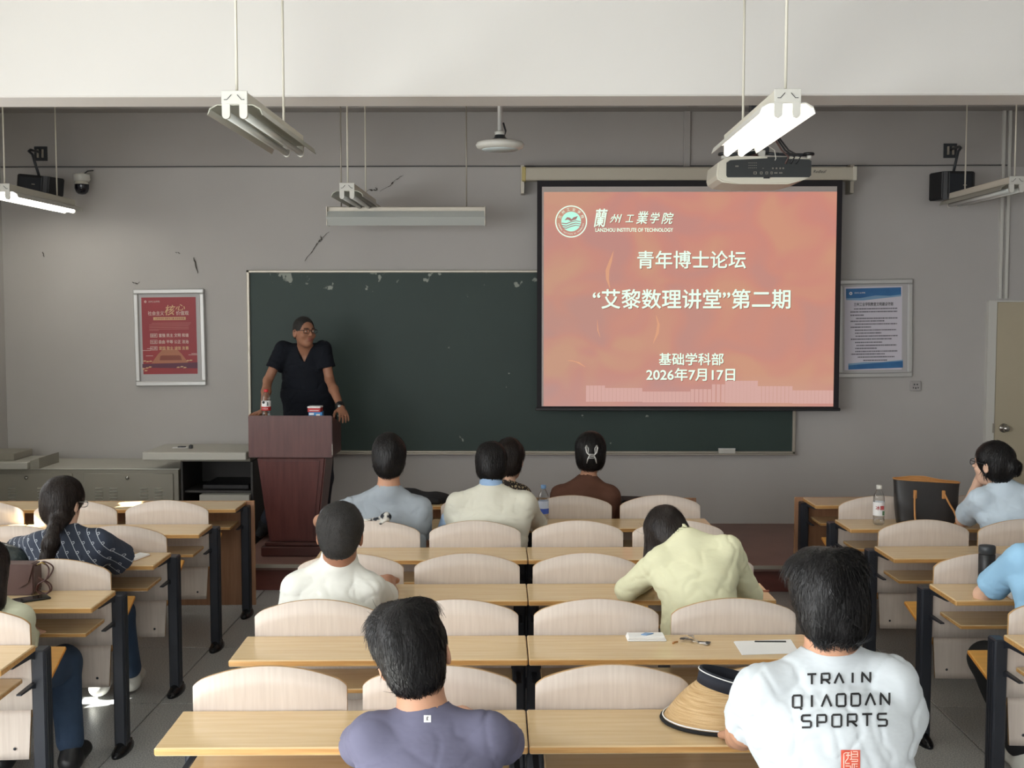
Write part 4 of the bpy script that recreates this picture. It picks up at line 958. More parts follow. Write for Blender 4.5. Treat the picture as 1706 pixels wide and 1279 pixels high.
vs_ = a+[bm.verts.new((v.co.x, v.co.y-.012, v.co.z)) for v in a]
for q in ((4, 5, 7, 6), (0, 1, 5, 4), (2, 3, 7, 6), (0, 2, 6, 4), (1, 3, 7, 5)): bm.faces.new([vs_[i] for i in q])
obj('front_panel', bm, o, M['maho'])
bx('base', o, M['maho_dk'], -wb-.05, wb+.05, .03, .42, 0, .075, bev=.008); bx('base_moulding', o, M['maho_dk'], -wb-.025, wb+.025, .05, .40, .075, .105, bev=.006)
bx('edge_wear', o, M['alu_dull'], lw-.002, lw+.0015, -.001, .004, zb+.02, zb+.1)
# things on the lectern
def bottle(name, loc, h, r, label, capm, labelm, band=None, full=.6, text_=None, group='plastic water bottles', tm=None):
    o = empty(name, loc, 0, label, 'bottle', group)
    pr = [(0, .0), (r*.8, 0), (r, .01), (r, h*.16), (r*.95, h*.18), (r, h*.2), (r, h*.62), (r*.96, h*.64), (r, h*.66), (r*.9, h*.74), (r*.5, h*.86), (r*.4, h*.885), (r*.4, h*.93), (0, h*.93)]
    bm = bmesh.new(); lathe(bm, pr, 20); obj('bottle_body', bm, o, M['clear'])
    bm = bmesh.new(); lathe(bm, [(0, h*.90), (r*.48, h*.90), (r*.5, h*.91), (r*.5, h*.985), (r*.44, h), (0, h)], 18); obj('cap', bm, o, capm)
    bm = bmesh.new(); lathe(bm, [(r+.0012, h*.24), (r+.0012, h*.58)], 20); lo = obj('label', bm, o, labelm)
    if band:
        bm = bmesh.new(); lathe(bm, [(r+.0018, h*.24), (r+.0018, h*.38)], 20); obj('label_band', bm, o, band)
    if text_:
        t_ = text('lettering', text_, .03, tm or M['paper'], o, (0, -r-.003, h*.31), w=r*1.3, off=.002)
    return o
lp = P(444, 691, LY+.08); bo = bottle('water_bottle', (lp.x, LY+.075, .2+ztop-.017), .205, .033, 'plastic bottle with red cap and red and white label on the lectern', M['redcap'], M['paper'], M['red'], text_='农夫山泉')
bm = bmesh.new(); lathe(bm, [(.010, -.001), (0, -.001)], 16); bmesh.ops.rotate(bm, verts=bm.verts, cent=(0, 0, 0), matrix=Matrix.Rotation(R(90), 3, 'X')); q = obj('label_spot', bm, bo, M['ink']); q.location = (-.012, -.035, .11)
bx('barcode', bo, M['dkgrey'], .012, .022, -.0335, -.0325, .085, .112)
tb = P(526, 691, LY+.08)
o = empty('blue_tissue_box', (tb.x, LY+.1, .2+ztop-.0215), .05, 'small blue box on the lectern, under the red and white one', 'box')
bx('carton', o, M['blue'], -.05, .05, -.05, .05, 0, .042, bev=.002); bx('side_print', o, M['paper'], -.046, -.01, -.0515, -.05, .022, .036); bx('side_print', o, M['paper'], .005, .034, -.0515, -.05, .014, .028)
o = empty('red_white_box', (tb.x-.006, LY+.1, .2+ztop-.0215+.042), -.03, 'small red and white box stacked on the blue box on the lectern', 'box')
bx('carton', o, M['red'], -.048, .046, -.045, .045, 0, .03, bev=.002); bx('lid', o, M['paper'], -.05, .048, -.047, .047, .03, .042, bev=.002); bx('side_print', o, M['paper'], -.034, .034, -.0465, -.045, .010, .014)

# ------------------------------------------------------------------ lecture desks
def faces_mat(bm, thr=.5, mi=1, axis=None):
    for f in bm.faces:
        f.normal_update()
        if axis is None:
            if abs(f.normal.z) < thr: f.material_index = mi
        elif abs(f.normal[axis]) < thr: f.material_index = mi
bm = bmesh.new(); box(bm, -.543, .543, 0, .315, .735, .76, bev=.004); fixn(bm); faces_mat(bm); top_me = bpy.data.meshes.new('desktop'); bm.to_mesh(top_me); bm.free()
bm = bmesh.new(); prism(bm, [(-.49, .315), (-.49, .16), (-.42, .07), (.42, .07), (.49, .16), (.49, .315)], .612, .630, axis='z'); fixn(bm); faces_mat(bm); shelf_me = bpy.data.meshes.new('shelf'); bm.to_mesh(shelf_me); bm.free()
bm = bmesh.new(); box(bm, -.49, .49, .07, .315, .612, .630, bev=.003); fixn(bm); faces_mat(bm); shelf_me2 = bpy.data.meshes.new('shelf'); bm.to_mesh(shelf_me2); bm.free()
def board_mesh(name, w_, zbot, zs_, hh, y0, th, lean, bow, wb=None):
    """bent veneer board: straight bottom, arched top"""
    bm = bmesh.new(); N = 32; pts = []
    for i in range(N+1):
        u_ = -1+2*i/N; u2 = math.copysign(abs(u_)**.8, u_) if False else math.sin(u_*math.pi/2)
        zt_ = zs_+hh*(1-.8*u2*u2)*(1 if abs(u2) < .86 else math.sqrt(max(0, 1-((abs(u2)-.86)/.14)**2))) if hh else zs_
        pts.append((u2, zt_))
    rows = []; NZ = 6
    for side in (0, 1):
        g = []
        for (u_, zt_) in pts:
            col = []
            for j in range(NZ+1):
                t = j/NZ; z = zbot+(zt_-zbot)*t; ww = w_/2 if wb is None else (wb+(w_-wb)*t)/2
                y = y0+bow*(u_*u_)+lean*(z-.76)+(th if side else 0)
                col.append(bm.verts.new((u_*ww, y, z)))
            g.append(col)
        rows.append(g)
    n = len(pts)
    for side, g in enumerate(rows):
        for i in range(n-1):
            for j in range(NZ):
                f = bm.faces.new((g[i][j], g[i+1][j], g[i+1][j+1], g[i][j+1])); f.smooth = True; f.material_index = 0
    a, b = rows
    for i in range(n-1):
        for j in (0, NZ): f = bm.faces.new((a[i][j], a[i+1][j], b[i+1][j], b[i][j])); f.material_index = 1
    for j in range(NZ):
        for i in (0, n-1): f = bm.faces.new((a[i][j], a[i][j+1], b[i][j+1], b[i][j])); f.material_index = 1
    bmesh.ops.remove_doubles(bm, verts=bm.verts[:], dist=1e-5); fixn(bm)
    me = bpy.data.meshes.new(name); bm.to_mesh(me); bm.free(); me.materials.append(M['back']); me.materials.append(M['backedge']); return me
back_me = board_mesh('backrest', .490, .50, .830, .072, .322, .013, -.03, .012)
low_me = board_mesh('lower_panel', .465, .30, .497, 0, .345, .012, .0, .01, wb=.44)
bm = bmesh.new()
box(bm, -.222, .222, 0, .40, -.009, .009, bev=.006, seg=2); fixn(bm); faces_mat(bm, .6); seat_me = bpy.data.meshes.new('seat'); bm.to_mesh(seat_me); bm.free(); seat_me.materials.append(M['seat']); seat_me.materials.append(M['seatedge'])
bm = bmesh.new(); box(bm, -.026, .026, -.038, .038, .02, .735, bev=.006)
for k in range(3): box(bm, -.0285, .0285, -.026+.019*k, -.016+.019*k, .05, .72)
leg_me = bpy.data.meshes.new('leg'); fixn(bm); bm.to_mesh(leg_me); bm.free(); leg_me.materials.append(M['steel'])
bm = bmesh.new(); prism(bm, [(-.03, .700), (-.03, .733), (-.24, .733), (-.24, .726), (-.07, .715)], -.009, .009, axis='x')
prism(bm, [(-.03, .588), (-.03, .611), (-.17, .611), (-.17, .605), (-.07, .600)], -.009, .009, axis='x'); fixn(bm); brk_me = bpy.data.meshes.new('bracket'); bm.to_mesh(brk_me); bm.free(); brk_me.materials.append(M['steel'])
bm = bmesh.new()
prof = []
for k in range(24):
    a = 2*math.pi*k/24; prof.append((.038*math.cos(a), .115*math.sin(a)))
a_ = [bm.verts.new((x, y, 0)) for x, y in prof]; b_ = [bm.verts.new((x, y, .012)) for x, y in prof]; c_ = [bm.verts.new((x*.85, y*.9, .022)) for x, y in prof]; d_ = [bm.verts.new((x*.5, y*.35, .05)) for x, y in prof]
for p_, q_ in ((a_, b_), (b_, c_), (c_, d_)):
    for k in range(24): f = bm.faces.new((p_[k], p_[(k+1) % 24], q_[(k+1) % 24], q_[k])); f.smooth = True
bm.faces.new(a_); bm.faces.new(d_)
for s_ in (-1, 1): lathe(bm, [(.017, .018), (.017, .027), (.010, .027), (.010, .022), (0, .022)], 14, (0, s_*.085, 0))
foot_me = bpy.data.meshes.new('foot'); fixn(bm); bm.to_mesh(foot_me); bm.free(); foot_me.materials.append(M['cast'])
bm = bmesh.new(); lathe(bm, [(0, .003), (.005, .002), (.006, 0)], 10); bmesh.ops.rotate(bm, verts=bm.verts, cent=(0, 0, 0), matrix=Matrix.Rotation(R(90), 3, 'X')); bolt_me = bpy.data.meshes.new('bolt'); bm.to_mesh(bolt_me); bm.free(); bolt_me.materials.append(M['steel'])
for me in (top_me, shelf_me, shelf_me2): me.materials.append(M['top']); me.materials.append(M['edge'])
bm = bmesh.new(); box(bm, -.595, .595, .318, .336, .06, .76, bev=.002); fixn(bm); faces_mat(bm, .5, 1, axis=1); fp_me = bpy.data.meshes.new('front_panel'); bm.to_mesh(fp_me); bm.free(); fp_me.materials.append(mat('front_panel_wood', (170, 128, 98), .4, rgb2=(150, 108, 80), vscale=5, stretch=(9, 9, .7))); fp_me.materials.append(M['edge'])
def inst(name, me, par, loc=(0, 0, 0), rx=0):
    o = bpy.data.objects.new(name, me); C.objects.link(o); o.parent = par; o.location = loc
    if rx: o.rotation_euler = (rx, 0, 0)
    return o
ROT = .026
def desk(cx_, y0, label, side='mid', front=False, seats=(20, 20), tilt=ROT, legoff=(0, 0)):
    o = empty('lecture_desk', (cx_, y0, 0), tilt, label, 'desk', 'front desks with panels' if front else 'fixed lecture desks with backrests')
    inst('desktop', top_me, o); inst('shelf', shelf_me2, o)
    for k, s_ in enumerate((-1, 1)):
        lx = s_*(.515+legoff[k]); ly = .36 if not front else .285
        lg = inst('leg', leg_me, o, (lx, ly, 0)); inst('foot', foot_me, lg)
        inst('bracket', brk_me, o, (lx-s_*legoff[k]*.6, ly-.005, 0))
        if front: continue
        inst('backrest', back_me, o, (s_*.27, 0, 0))
        lp_ = inst('lower_panel', low_me, o, (s_*.27, 0, 0))
        for t in (-1, 1): inst('bolt', bolt_me, lp_, (t*.17, .345, .345))
        inst('seat', seat_me, o, (s_*.27, .40, .455), R(seats[k]))
    if front: inst('front_panel', fp_me, o)
    return o
MIDY = [3.335, 4.185, 5.046, 5.882, 6.73]
LB = [('left half of the nearest middle row, in front of the man in purple', 'right half of the nearest middle row, holding the straw visor'),
      ('left half of the second-nearest middle row, behind the man in white collar', 'right half of the second-nearest middle row, holding keys, paper and tissues'),
      ('left half of the third-nearest middle row, man in white leaning on it', 'right half of the third-nearest middle row, woman in yellow on it'),
      ('left half of the fourth-nearest middle row, scarf over its backrest', 'right half of the fourth-nearest middle row, nothing on it'),
      ('left half of the farthest seated middle row, behind the black jacket', 'right half of the farthest seated middle row, behind the woman in brown')]
for i, y in enumerate(MIDY):
    desk(-.545+.006, y-.545*ROT, 'wooden desk, '+LB[i][0]); desk(.545+.006, y+.545*ROT, 'wooden desk, '+LB[i][1])
desk(-.54, 7.50, 'light wooden front desk, left half, with the black jacket on it, below the chalkboard', front=True, tilt=.01)
desk(.55, 7.515, 'light wooden front desk, right half, with a dark folder on it, below the chalkboard', front=True, tilt=.01)
LEFTY = [4.03, 4.895, 5.722, 6.53, 7.365]; RY_ = [4.22, 5.068, 5.93, 6.737, 7.56]
ln = ['nearest', 'second-nearest', 'third-nearest', 'second', 'front']
lt = ['in the left block, nearest row, cut off at left', 'in the left block with phone and brown handbag on it', 'in the left block where the ponytailed woman leans', 'in the left block behind the frontmost one, white backrests before it', 'in the left block, frontmost with a wooden front panel']
rt = ['in the right block, nearest row, cut off by the right edge', 'in the right block with black flask and blue sleeve on it', 'in the right block behind the woman in pale blue', 'in the right block with the black tote bag on it', 'in the right block, frontmost with a wooden front panel']
for i in range(5):
    fr = i == 4; t_ = ROT
    xe = -1.852; y = LEFTY[i]
    desk(xe-.545, y-.545*t_, 'wooden aisle desk '+lt[i], 'side', fr, (24, 24), t_, (0, .03))
    desk(xe-1.635, y-1.635*t_, 'wooden desk nearer the left wall, '+['nearest row', 'second-nearest row', 'middle row', 'second row from the console', 'row beside the console'][i], 'side', fr, (24, 24), t_)
    xe = 1.872; y = RY_[i]
    desk(xe+.545, y+.545*t_, 'wooden aisle desk '+rt[i], 'side', fr, (14, 24), t_, (.03, 0))
    desk(xe+1.635, y+1.635*t_, 'wooden desk nearer the right wall, '+['nearest row', 'second-nearest row', 'middle row', 'second row from the door', 'row beside the door'][i], 'side', fr, (24, 24), t_)
for x_, who in ((-.27, 'man in purple'), (1.02, 'man in the white lettered shirt')):
    o = empty('stool', (x_, 2.72, 0), 0, 'plain wooden stool under the '+who, 'stool', None)
    hgt = .43 if x_ < 0 else .54
    bm = bmesh.new(); box(bm, -.17, .17, -.15, .15, hgt-.03, hgt, bev=.01, seg=2); obj('seat', bm, o, M['seat'])
    for a in (-1, 1):
        for b in (-1, 1): wtube('leg', o, M['steel'], [(a*.13, b*.11, hgt-.03), (a*.16, b*.14, 0)], .012)
DT_ = .7605
# ------------------------------------------------------------------ things on the desks
def onD(px, py, z=DT_): p = PZ(px, py, z); return p
# straw visor
p = PZ(1196, 1203, DT_)
o = empty('straw_visor', (p.x+.03, p.y+.02, DT_), 0, 'straw sun visor with black band lying on the nearest middle desk', 'hat')
bm = bmesh.new(); straw = mat('woven_straw', (214, 184, 140), .7, rgb2=(184, 148, 100), vscale=14, stretch=(1, 1, 16), bump=.5, bscale=22)
N = 48; rb = []; rtp = []
tm4 = Matrix.Translation((.01, .01, .098)) @ Matrix.Rotation(R(14), 4, 'Y') @ Matrix.Rotation(R(-4), 4, 'X')
for k in range(N):
    a = 2*math.pi*k/N; ex = .20 if math.cos(a) < 0 else .165
    rb.append((ex*math.cos(a), .15*math.sin(a), .004+.0*math.cos(a))); rtp.append(tm4 @ Vector((.100*math.cos(a), .085*math.sin(a), 0)))
rows_ = []
for j in range(9):
    t = j/8; rows_.append([bm.verts.new(Vector(rb[k])*(1-t)+rtp[k]*t+Vector((0, 0, .012*math.sin(math.pi*t)))) for k in range(N)])
for a_, b_ in zip(rows_[:-1], rows_[1:]):
    for k in range(N): f = bm.faces.new((a_[k], a_[(k+1) % N], b_[(k+1) % N], b_[k])); f.smooth = True
obj('brim', bm, o, straw)
bm = bmesh.new(); a_ = [bm.verts.new(tm4 @ Vector((r_*.103*math.cos(2*math.pi*k/N), r_*.088*math.sin(2*math.pi*k/N), z))) for (r_, z) in ((1, -.006), (1.02, .042), (.95, .042), (.93, -.002)) for k in range(N)]
for j in range(4):
    for k in range(N): f = bm.faces.new((a_[j*N+k], a_[j*N+(k+1) % N], a_[((j+1) % 4)*N+(k+1) % N], a_[((j+1) % 4)*N+k])); f.smooth = True
obj('band', bm, o, M['navy'])
wtube('band_piping', o, M['paper'], [tm4 @ Vector((.107*math.cos(2*math.pi*k/N), .092*math.sin(2*math.pi*k/N), .036)) for k in range(N+1)], .0018, 6)
wtube('edge_binding', o, M['blkcloth'], [Vector(rb[k % N])*1.005+Vector((0, 0, .003)) for k in range(N+1)], .0058, 6)
wtube('edge_piping', o, M['paper'], [Vector(rb[k % N])*.985+Vector((0, 0, .012)) for k in range(N+1)], .0022, 6)
# tissues
p = onD(1076, 1064)
o = empty('tissue_pack', tuple(p), .03, 'flat white folded tissue pack on the second-nearest middle desk', 'tissues')
for k in range(3):
    bm = bmesh.new(); vs = box(bm, -.075+.002*k, .075-.003*k, -.038, .036-.003*k, .0062*k, .0062*k+.0055, bev=.0022); obj('tissue_fold', bm, o, M['paper'])
bm = bmesh.new(); prism(bm, [(-.02, -.01), (0, -.018), (.03, .006), (.0, .014)], .0185, .0215, axis='z'); obj('printed_mark', bm, o, M['bluecap'])
# keys
p = onD(1158, 1070)
o = empty('key_bunch', tuple(p), 0, 'small bunch of silver keys on the second-nearest middle desk', 'keys')
for k, a in enumerate((-40, -20, 130, 160, 100)):
    m4 = Matrix.Rotation(R(a), 4, 'Z'); bm = bmesh.new(); box(bm, .012, .045, -.003, .003, .002+.0025*k, .0042+.0025*k, M4=m4); box(bm, .040, .058, -.010, .010, .0015+.0025*k, .0045+.0025*k, bev=.001, M4=m4)
    obj('key', bm, o, M['chrome'] if k % 2 == 0 else M['black'])
wtube('key_ring', o, M['chrome'], [(.012*math.cos(t), .012*math.sin(t), .006) for t in [i*math.pi/8 for i in range(17)]], .0014, 6)
bx('white_tag', o, M['paper'], .012, .04, -.026, -.016, .002, .006, bev=.002)
p = onD(1124, 1071); o = empty('brown_scrap', tuple(p), .3, 'tiny brown crumpled scrap between the tissues and the keys', 'scrap')
bm = bmesh.new(); prism(bm, [(-.014, -.008), (-.006, -.010), (-.004, .002), (.016, .004), (.018, .010), (-.002, .009), (-.008, .004)], 0, .005, axis='z'); obj('wrapper', bm, o, M['tan'])
# paper stack
a, b, c_, d_ = [onD(*q) for q in ((1222, 1069), (1316, 1066), (1330, 1088), (1236, 1091))]
o = empty('paper_sheet', tuple((a+b+c_+d_)/4), 0, 'white blank paper sheet on the desk before the man in the lettered shirt', 'paper'); m_ = (a+b+c_+d_)/4
for k in range(2):
    bm = bmesh.new(); prism(bm, [((q-m_).x+.004*k, (q-m_).y+.003*k) for q in (d_, c_, b, a)], .0012*k, .0012*k+.001, axis='z'); obj('sheet', bm, o, M['paper'])
bx('pen', o, M['ink'], -.03, .09, .062, .068, 0, .007, bev=.002)  # dark bar added for the dark line past the sheet's far edge
# stains on the desk beside the yellow sleeve
p = onD(1274, 984); o = empty('sticker_scrap', tuple(p), 0, 'small reddish sticker scrap at the desk end beside the yellow sleeve', 'sticker')
bx('sticker', o, mat('sticker_red', (170, 96, 70), .6), -.022, .016, -.02, -.006, 0, .0015); bx('sticker', o, mat('sticker_red2', (190, 120, 90), .6), -.016, .022, .004, .012, 0, .0015)
# book by the ponytailed woman, phone, black flask
p = onD(212, 928); o = empty('open_notebook', tuple(p), -.25, 'cream notebook lying under the hand of the ponytailed woman', 'book')
for s_ in (-1, 1):
    bm = bmesh.new(); prism(bm, [(0, 0), (s_*.03, .013), (s_*.085, .009), (s_*.088, .0), (0, -.0)] if s_ > 0 else [(0, 0), (-.088, 0), (-.085, .009), (-.03, .013)], -.07, .07); obj('pages', bm, o, M['paper'])
bx('cover', o, M['tan'], -.092, .092, -.073, .073, -.0, .001)
p = onD(52, 999); o = empty('phone', (p.x, p.y, DT_), -.9, 'dark smartphone lying on the left desk beside the brown handbag', 'phone')
bx('case', o, M['black'], -.037, .037, -.075, .075, 0, .009, bev=.003); bx('screen', o, mat('phone_glass', (20, 26, 24), .1), -.033, .033, -.07, .07, .009, .0096)
p = P(1639, 965, 5.36); o = empty('black_flask', (p.x, 5.33, DT_), 0, 'black cylindrical flask standing on the right desk beside the blue sleeve', 'flask')
bm = bmesh.new(); lathe(bm, [(0, 0), (.034, 0), (.037, .004), (.037, .15), (.034, .153)], 28); obj('flask_body', bm, o, M['black'])
bm = bmesh.new(); lathe(bm, [(.034, .153), (.0375, .156), (.0375, .185), (.034, .19), (0, .19)], 28); obj('lid', bm, o, M['dkgrey'])
# bottles
bw = bottle('water_bottle', (PZ(905, 866, DT_).x, 6.93, DT_), .225, .031, 'plastic bottle with blue cap and blue printed label beside the woman in brown', M['bluecap'], mat('pale_blue_label', (206, 216, 236), .4), M['bluelabel'])
bt = P(1462, 866, 6.9); bw = bottle('water_bottle', (bt.x, 6.88, DT_), .235, .033, 'plastic bottle with white cap and red lettering left of the tote bag', M['white'], M['paper'], None, text_=None)
q = text('lettering', '冰露', .03, M['red'], bw, (-.004, -.0365, .105), w=.05, off=.006); bx('green_print', bw, mat('green_print', (86, 116, 84), .5), .012, .024, -.0345, -.032, .06, .085)
# tote bag
tb = P(1535, 866, 7.0)
o = empty('tote_bag', (tb.x, 6.93, DT_), -.06, 'large black tote bag with tan rim and tan handles on the right desk', 'bag')
bm = bmesh.new(); rows_ = []; N = 40
def bagpt(t, k):   # t 0..1 height
    a = 2*math.pi*k/N; c, s_ = math.cos(a), math.sin(a); hw_ = .165+.030*t; hd = .075-.03*t
    x = math.copysign(abs(c)**.45, c)*hw_; y = math.copysign(abs(s_)**.6, s_)*hd
    zt_ = .262-.012*x/.2*1.0+(.022 if False else 0)
    zz = t*(.255-.010*(x/.2)-.0*abs(y))
    if t > .9 and s_ > 0: zz += .018*math.exp(-((x+.03)/.09)**2)
    return Vector((x*(1+.02*math.sin(5*t)), y*(1+.15*math.sin(9*t+x*20)*.4), zz))
for j in range(11): rows_.append([bm.verts.new(bagpt(j/10, k)) for k in range(N)])
for j in range(11): rows_.append([bm.verts.new(bagpt(1-j/12, k)*Vector((.96, .86, 1)) if True else 0) for k in range(N)]) if False else None
rows_ = [r_ for r_ in rows_ if r_]
for a_, b_ in zip(rows_[:-1], rows_[1:]):
    for k in range(N): f = bm.faces.new((a_[k], a_[(k+1) % N], b_[(k+1) % N], b_[k])); f.smooth = True
bm.faces.new(rows_[0][::-1]); obj('bag_body', bm, o, mat('black_leather', (44, 42, 42), .45, var=.15, vscale=8))
bm = bmesh.new(); r1_ = [[bm.verts.new(bagpt(1-.25*j/3, k).__mul__(1)*1 if j == 0 else Vector((bagpt(1-.25*j/3, k).x*.96, bagpt(1-.25*j/3, k).y*.85, bagpt(1-.25*j/3, k).z))) for k in range(N)] for j in range(4)]
for a_, b_ in zip(r1_[:-1], r1_[1:]):
    for k in range(N): bm.faces.new((a_[k], a_[(k+1) % N], b_[(k+1) % N], b_[k]))
bm.faces.new(r1_[-1]); obj('tan_lining', bm, o, M['tan'])
wtube('rim', o, M['tan'], [bagpt(1, k)+Vector((0, 0, .001)) for k in range(N+1)], .0042, 6)
def strap(par, pts, w_=.011, m=None, name='handle'):
    bm = bmesh.new(); n = len(pts); pts = [Vector(p) for p in pts]; fine = []
    for i in range(n-1):
        p0, p1, p2, p3 = pts[max(i-1, 0)], pts[i], pts[i+1], pts[min(i+2, n-1)]
        for k in range(6):
            t = k/6; fine.append(.5*((2*p1)+(-p0+p2)*t+(2*p0-5*p1+4*p2-p3)*t*t+(-p0+3*p1-3*p2+p3)*t**3))
    fine.append(pts[-1]); tube(bm, fine, w_/2, 8); return obj(name, bm, par, m or M['tan'])
strap(o, [(-.078, -.055, .195), (-.084, -.07, .14), (-.086, -.085, .09), (-.083, -.10, .03), (-.06, -.12, .006), (0, -.135, .006), (.10, -.13, .006), (.148, -.11, .03), (.142, -.09, .08), (.115, -.075, .13), (.088, -.055, .19)], .012)
strap(o, [(-.08, .045, .20), (-.07, .06, .12), (-.04, .09, .02), (.04, .09, .012), (.08, .06, .12), (.09, .045, .19)], .012)
for xx in (-.078, .086): bx('handle_patch', o, M['tan'], xx-.010, xx+.010, -.062, -.050, .155, .205, bev=.003)
# black jacket on the front desk
def blob(name, par, m, prims, vox=.008, dz=None, amp=.004, fr=30):
    s = SDF()
    for q in prims:
        if len(q) == 2: s.ell(q[0], q[1], k=.02)
        else: s.cone(q[0], q[1], q[2], q[3], k=.03)
    s.disp(lambda p: nz(p, fr, 4)*amp)
    if dz is not None: s.plane((0, 0, dz), (0, 0, -1))
    return obj(name, s.mesh(name, vox), par, m)
jp = P(705, 840, 7.62); o = empty('black_jacket', (jp.x-.02, 7.66, DT_), 0, 'folded black jacket lying on the front desk beside the man in grey', 'jacket')
blob('jacket_cloth', o, M['blkcloth'], [((-.10, 0, .01), (.14, .10, .085)), ((.06, 0, .0), (.16, .10, .07)), ((.15, .0, 0), (.08, .08, .045))], dz=0.0)
blob('sleeve', o, M['blkcloth'], [((-.12, -.07, .03), (.12, -.09, .02), .03, .024)])
fp = P(1085, 828, 7.65); o = empty('dark_folder', (fp.x-.01, 7.64, DT_), .02, 'dark flat folder with papers on the front desk', 'folder')
bx('cover', o, M['dkgrey'], -.20, .19, -.10, .10, 0, .006, bev=.002); bx('papers', o, M['alu_dull'], -.18, .17, -.09, .09, .006, .014); 
bm = bmesh.new(); prism(bm, [(-.20, .016), (.17, .014), (.19, .022), (-.18, .032)], -.09, .09); obj('flap', bm, o, M['blkcloth'])
# printed scarf over the backrest
sp_ = P(630, 866, 6.24); o = empty('printed_scarf', (sp_.x, 6.20, .89), 0, 'knotted black and white printed scarf over the backrest behind the man in grey', 'scarf')
scm = mat('scarf_print', (206, 204, 198), .8, rgb2=(24, 30, 40), vscale=38, contrast=3, detail=1)
blob('scarf_cloth', o, scm, [((-.08, 0, .006), (.04, 0, .016), .014, .014), ((.045, 0, .03), (.032, .02, .026))], vox=.005, amp=.003, fr=60)
blob('scarf_tail', o, scm, [((.05, -.01, .02), (.02, -.018, -.0), .012, .010)], vox=.005, amp=.002, fr=60)
# brown handbag on the left desk and dark shiny bag by the ponytailed woman
hp_ = P(22, 985, 5.1); o = empty('brown_handbag', (-2.30, 5.14, DT_), .0, 'brown leather handbag with looped straps on the left desk', 'bag')
bm = bmesh.new(); vs = prism(bm, [(-.12, 0), (.10, 0), (.112, .015), (.112, .135), (.10, .14), (-.12, .14), (-.13, .12), (-.13, .02)], -.04, .05); bmesh.ops.bevel(bm, geom=bm.edges[:], offset=.006, segments=2, affect='EDGES'); obj('bag_body', bm, o, M['brown'])
bm = bmesh.new(); prism(bm, [(-.12, .06), (-.06, .035), (.05, .035), (.09, .06), (.113, .142), (-.13, .142)], -.047, -.040); obj('flap', bm, o, M['brown'])
for k, (dx, dy) in enumerate(((0, 0), (.012, .02))):
    strap(o, [(.112, -.01+dy, .13), (.145, -.02+dy, .145), (.172+dx, -.02+dy, .12), (.165, -.03+dy, .075), (.128, -.03+dy, .05), (.12, -.03+dy, .02), (.15, -.03+dy, .004), (.178, -.03+dy, .02), (.17, -.03+dy, .05), (.13, -.03, .08)], .007, M['maho_dk'], 'strap')
wtube('buckle', o, mat('brass', (150, 130, 80), .35, metal=.8), [(.128, -.035, .138), (.15, -.04, .150), (.165, -.04, .142)], .004, 6)
o = empty('dark_plastic_bag', (-2.56, 5.42, .44), 0, 'shiny dark plastic-wrapped bag on the seat left of the ponytailed woman', 'bag')
gb = mat('shiny_black_plastic', (46, 54, 54), .14, bump=.9, bscale=16, stretch=(1, 2, 1)); blob('bag_body', o, gb, [((0, .04, .2), (.2, .13, .2)), ((.0, .04, .40), (.20, .10, .09)), ((-.1, .04, .35), (.16, .11, .12))], dz=.0, amp=.012, fr=20)
blob('bag_knot', o, gb, [((-.05, .04, .47), (.02, .06, .50), .02, .012)], amp=.003)
for x_, y_ in ((-2.95, 5.76),): pass

# ------------------------------------------------------------------ people
def seatJ(bx_, by, zs, hx=0, hz=.0, hy=0, w=.185, lean=.0, armz=.80, ay=.42, ex=.06, wx=.08, kh=.47, ky=.46, legs=(.12, .12)):
    """seated joints: zs=shoulder height, lean=forward offset of the shoulders"""
    sy = by+lean
    return dict(p=(bx_, by, .545), n=(bx_+hx*.4, sy+.012, zs+.055), h=(bx_+hx, sy+.05+hy, zs+.22+hz),
                sL=(bx_-w, sy, zs), sR=(bx_+w, sy, zs), eL=(bx_-w-ex, sy+ay*.5, armz+.01), eR=(bx_+w+ex, sy+ay*.5, armz+.01),
                wL=(bx_-wx, sy+ay, armz), wR=(bx_+wx, sy+ay, armz),
                kL=(bx_-legs[0], by+ky-.02, kh), kR=(bx_+legs[1], by+ky-.02, kh), aL=(bx_-legs[0]-.01, by+ky-.04, .085), aR=(bx_+legs[1]+.01, by+ky-.04, .085))
def ch(J, **k): J.update(k); return J
HD = {'L': ((.5, 1, -.05), (0, 0, 1), -1, .25), 'R': ((-.5, 1, -.05), (0, 0, 1), 1, .25)}
white_s = cloth('white_shirt', (222, 222, 215)); cream_v = cloth('cream_knit', (214, 212, 198)); grey_t = cloth('grey_tshirt', (156, 164, 172))
brown_t = cloth('brown_top', (96, 66, 54)); purple_t = cloth('purple_grey_tshirt', (104, 103, 124)); lyel = cloth('pale_yellow_shirt', (220, 219, 186))
ltblue = cloth('pale_blue_shirt', (204, 220, 234)); skyblue = cloth('sky_blue_shirt', (156, 200, 232)); wht = cloth('white_tshirt', (200, 206, 211)); creamp = cloth('cream_blouse', (210, 212, 188)); blackp = cloth('black_polo', (26, 29, 36), var=.08)
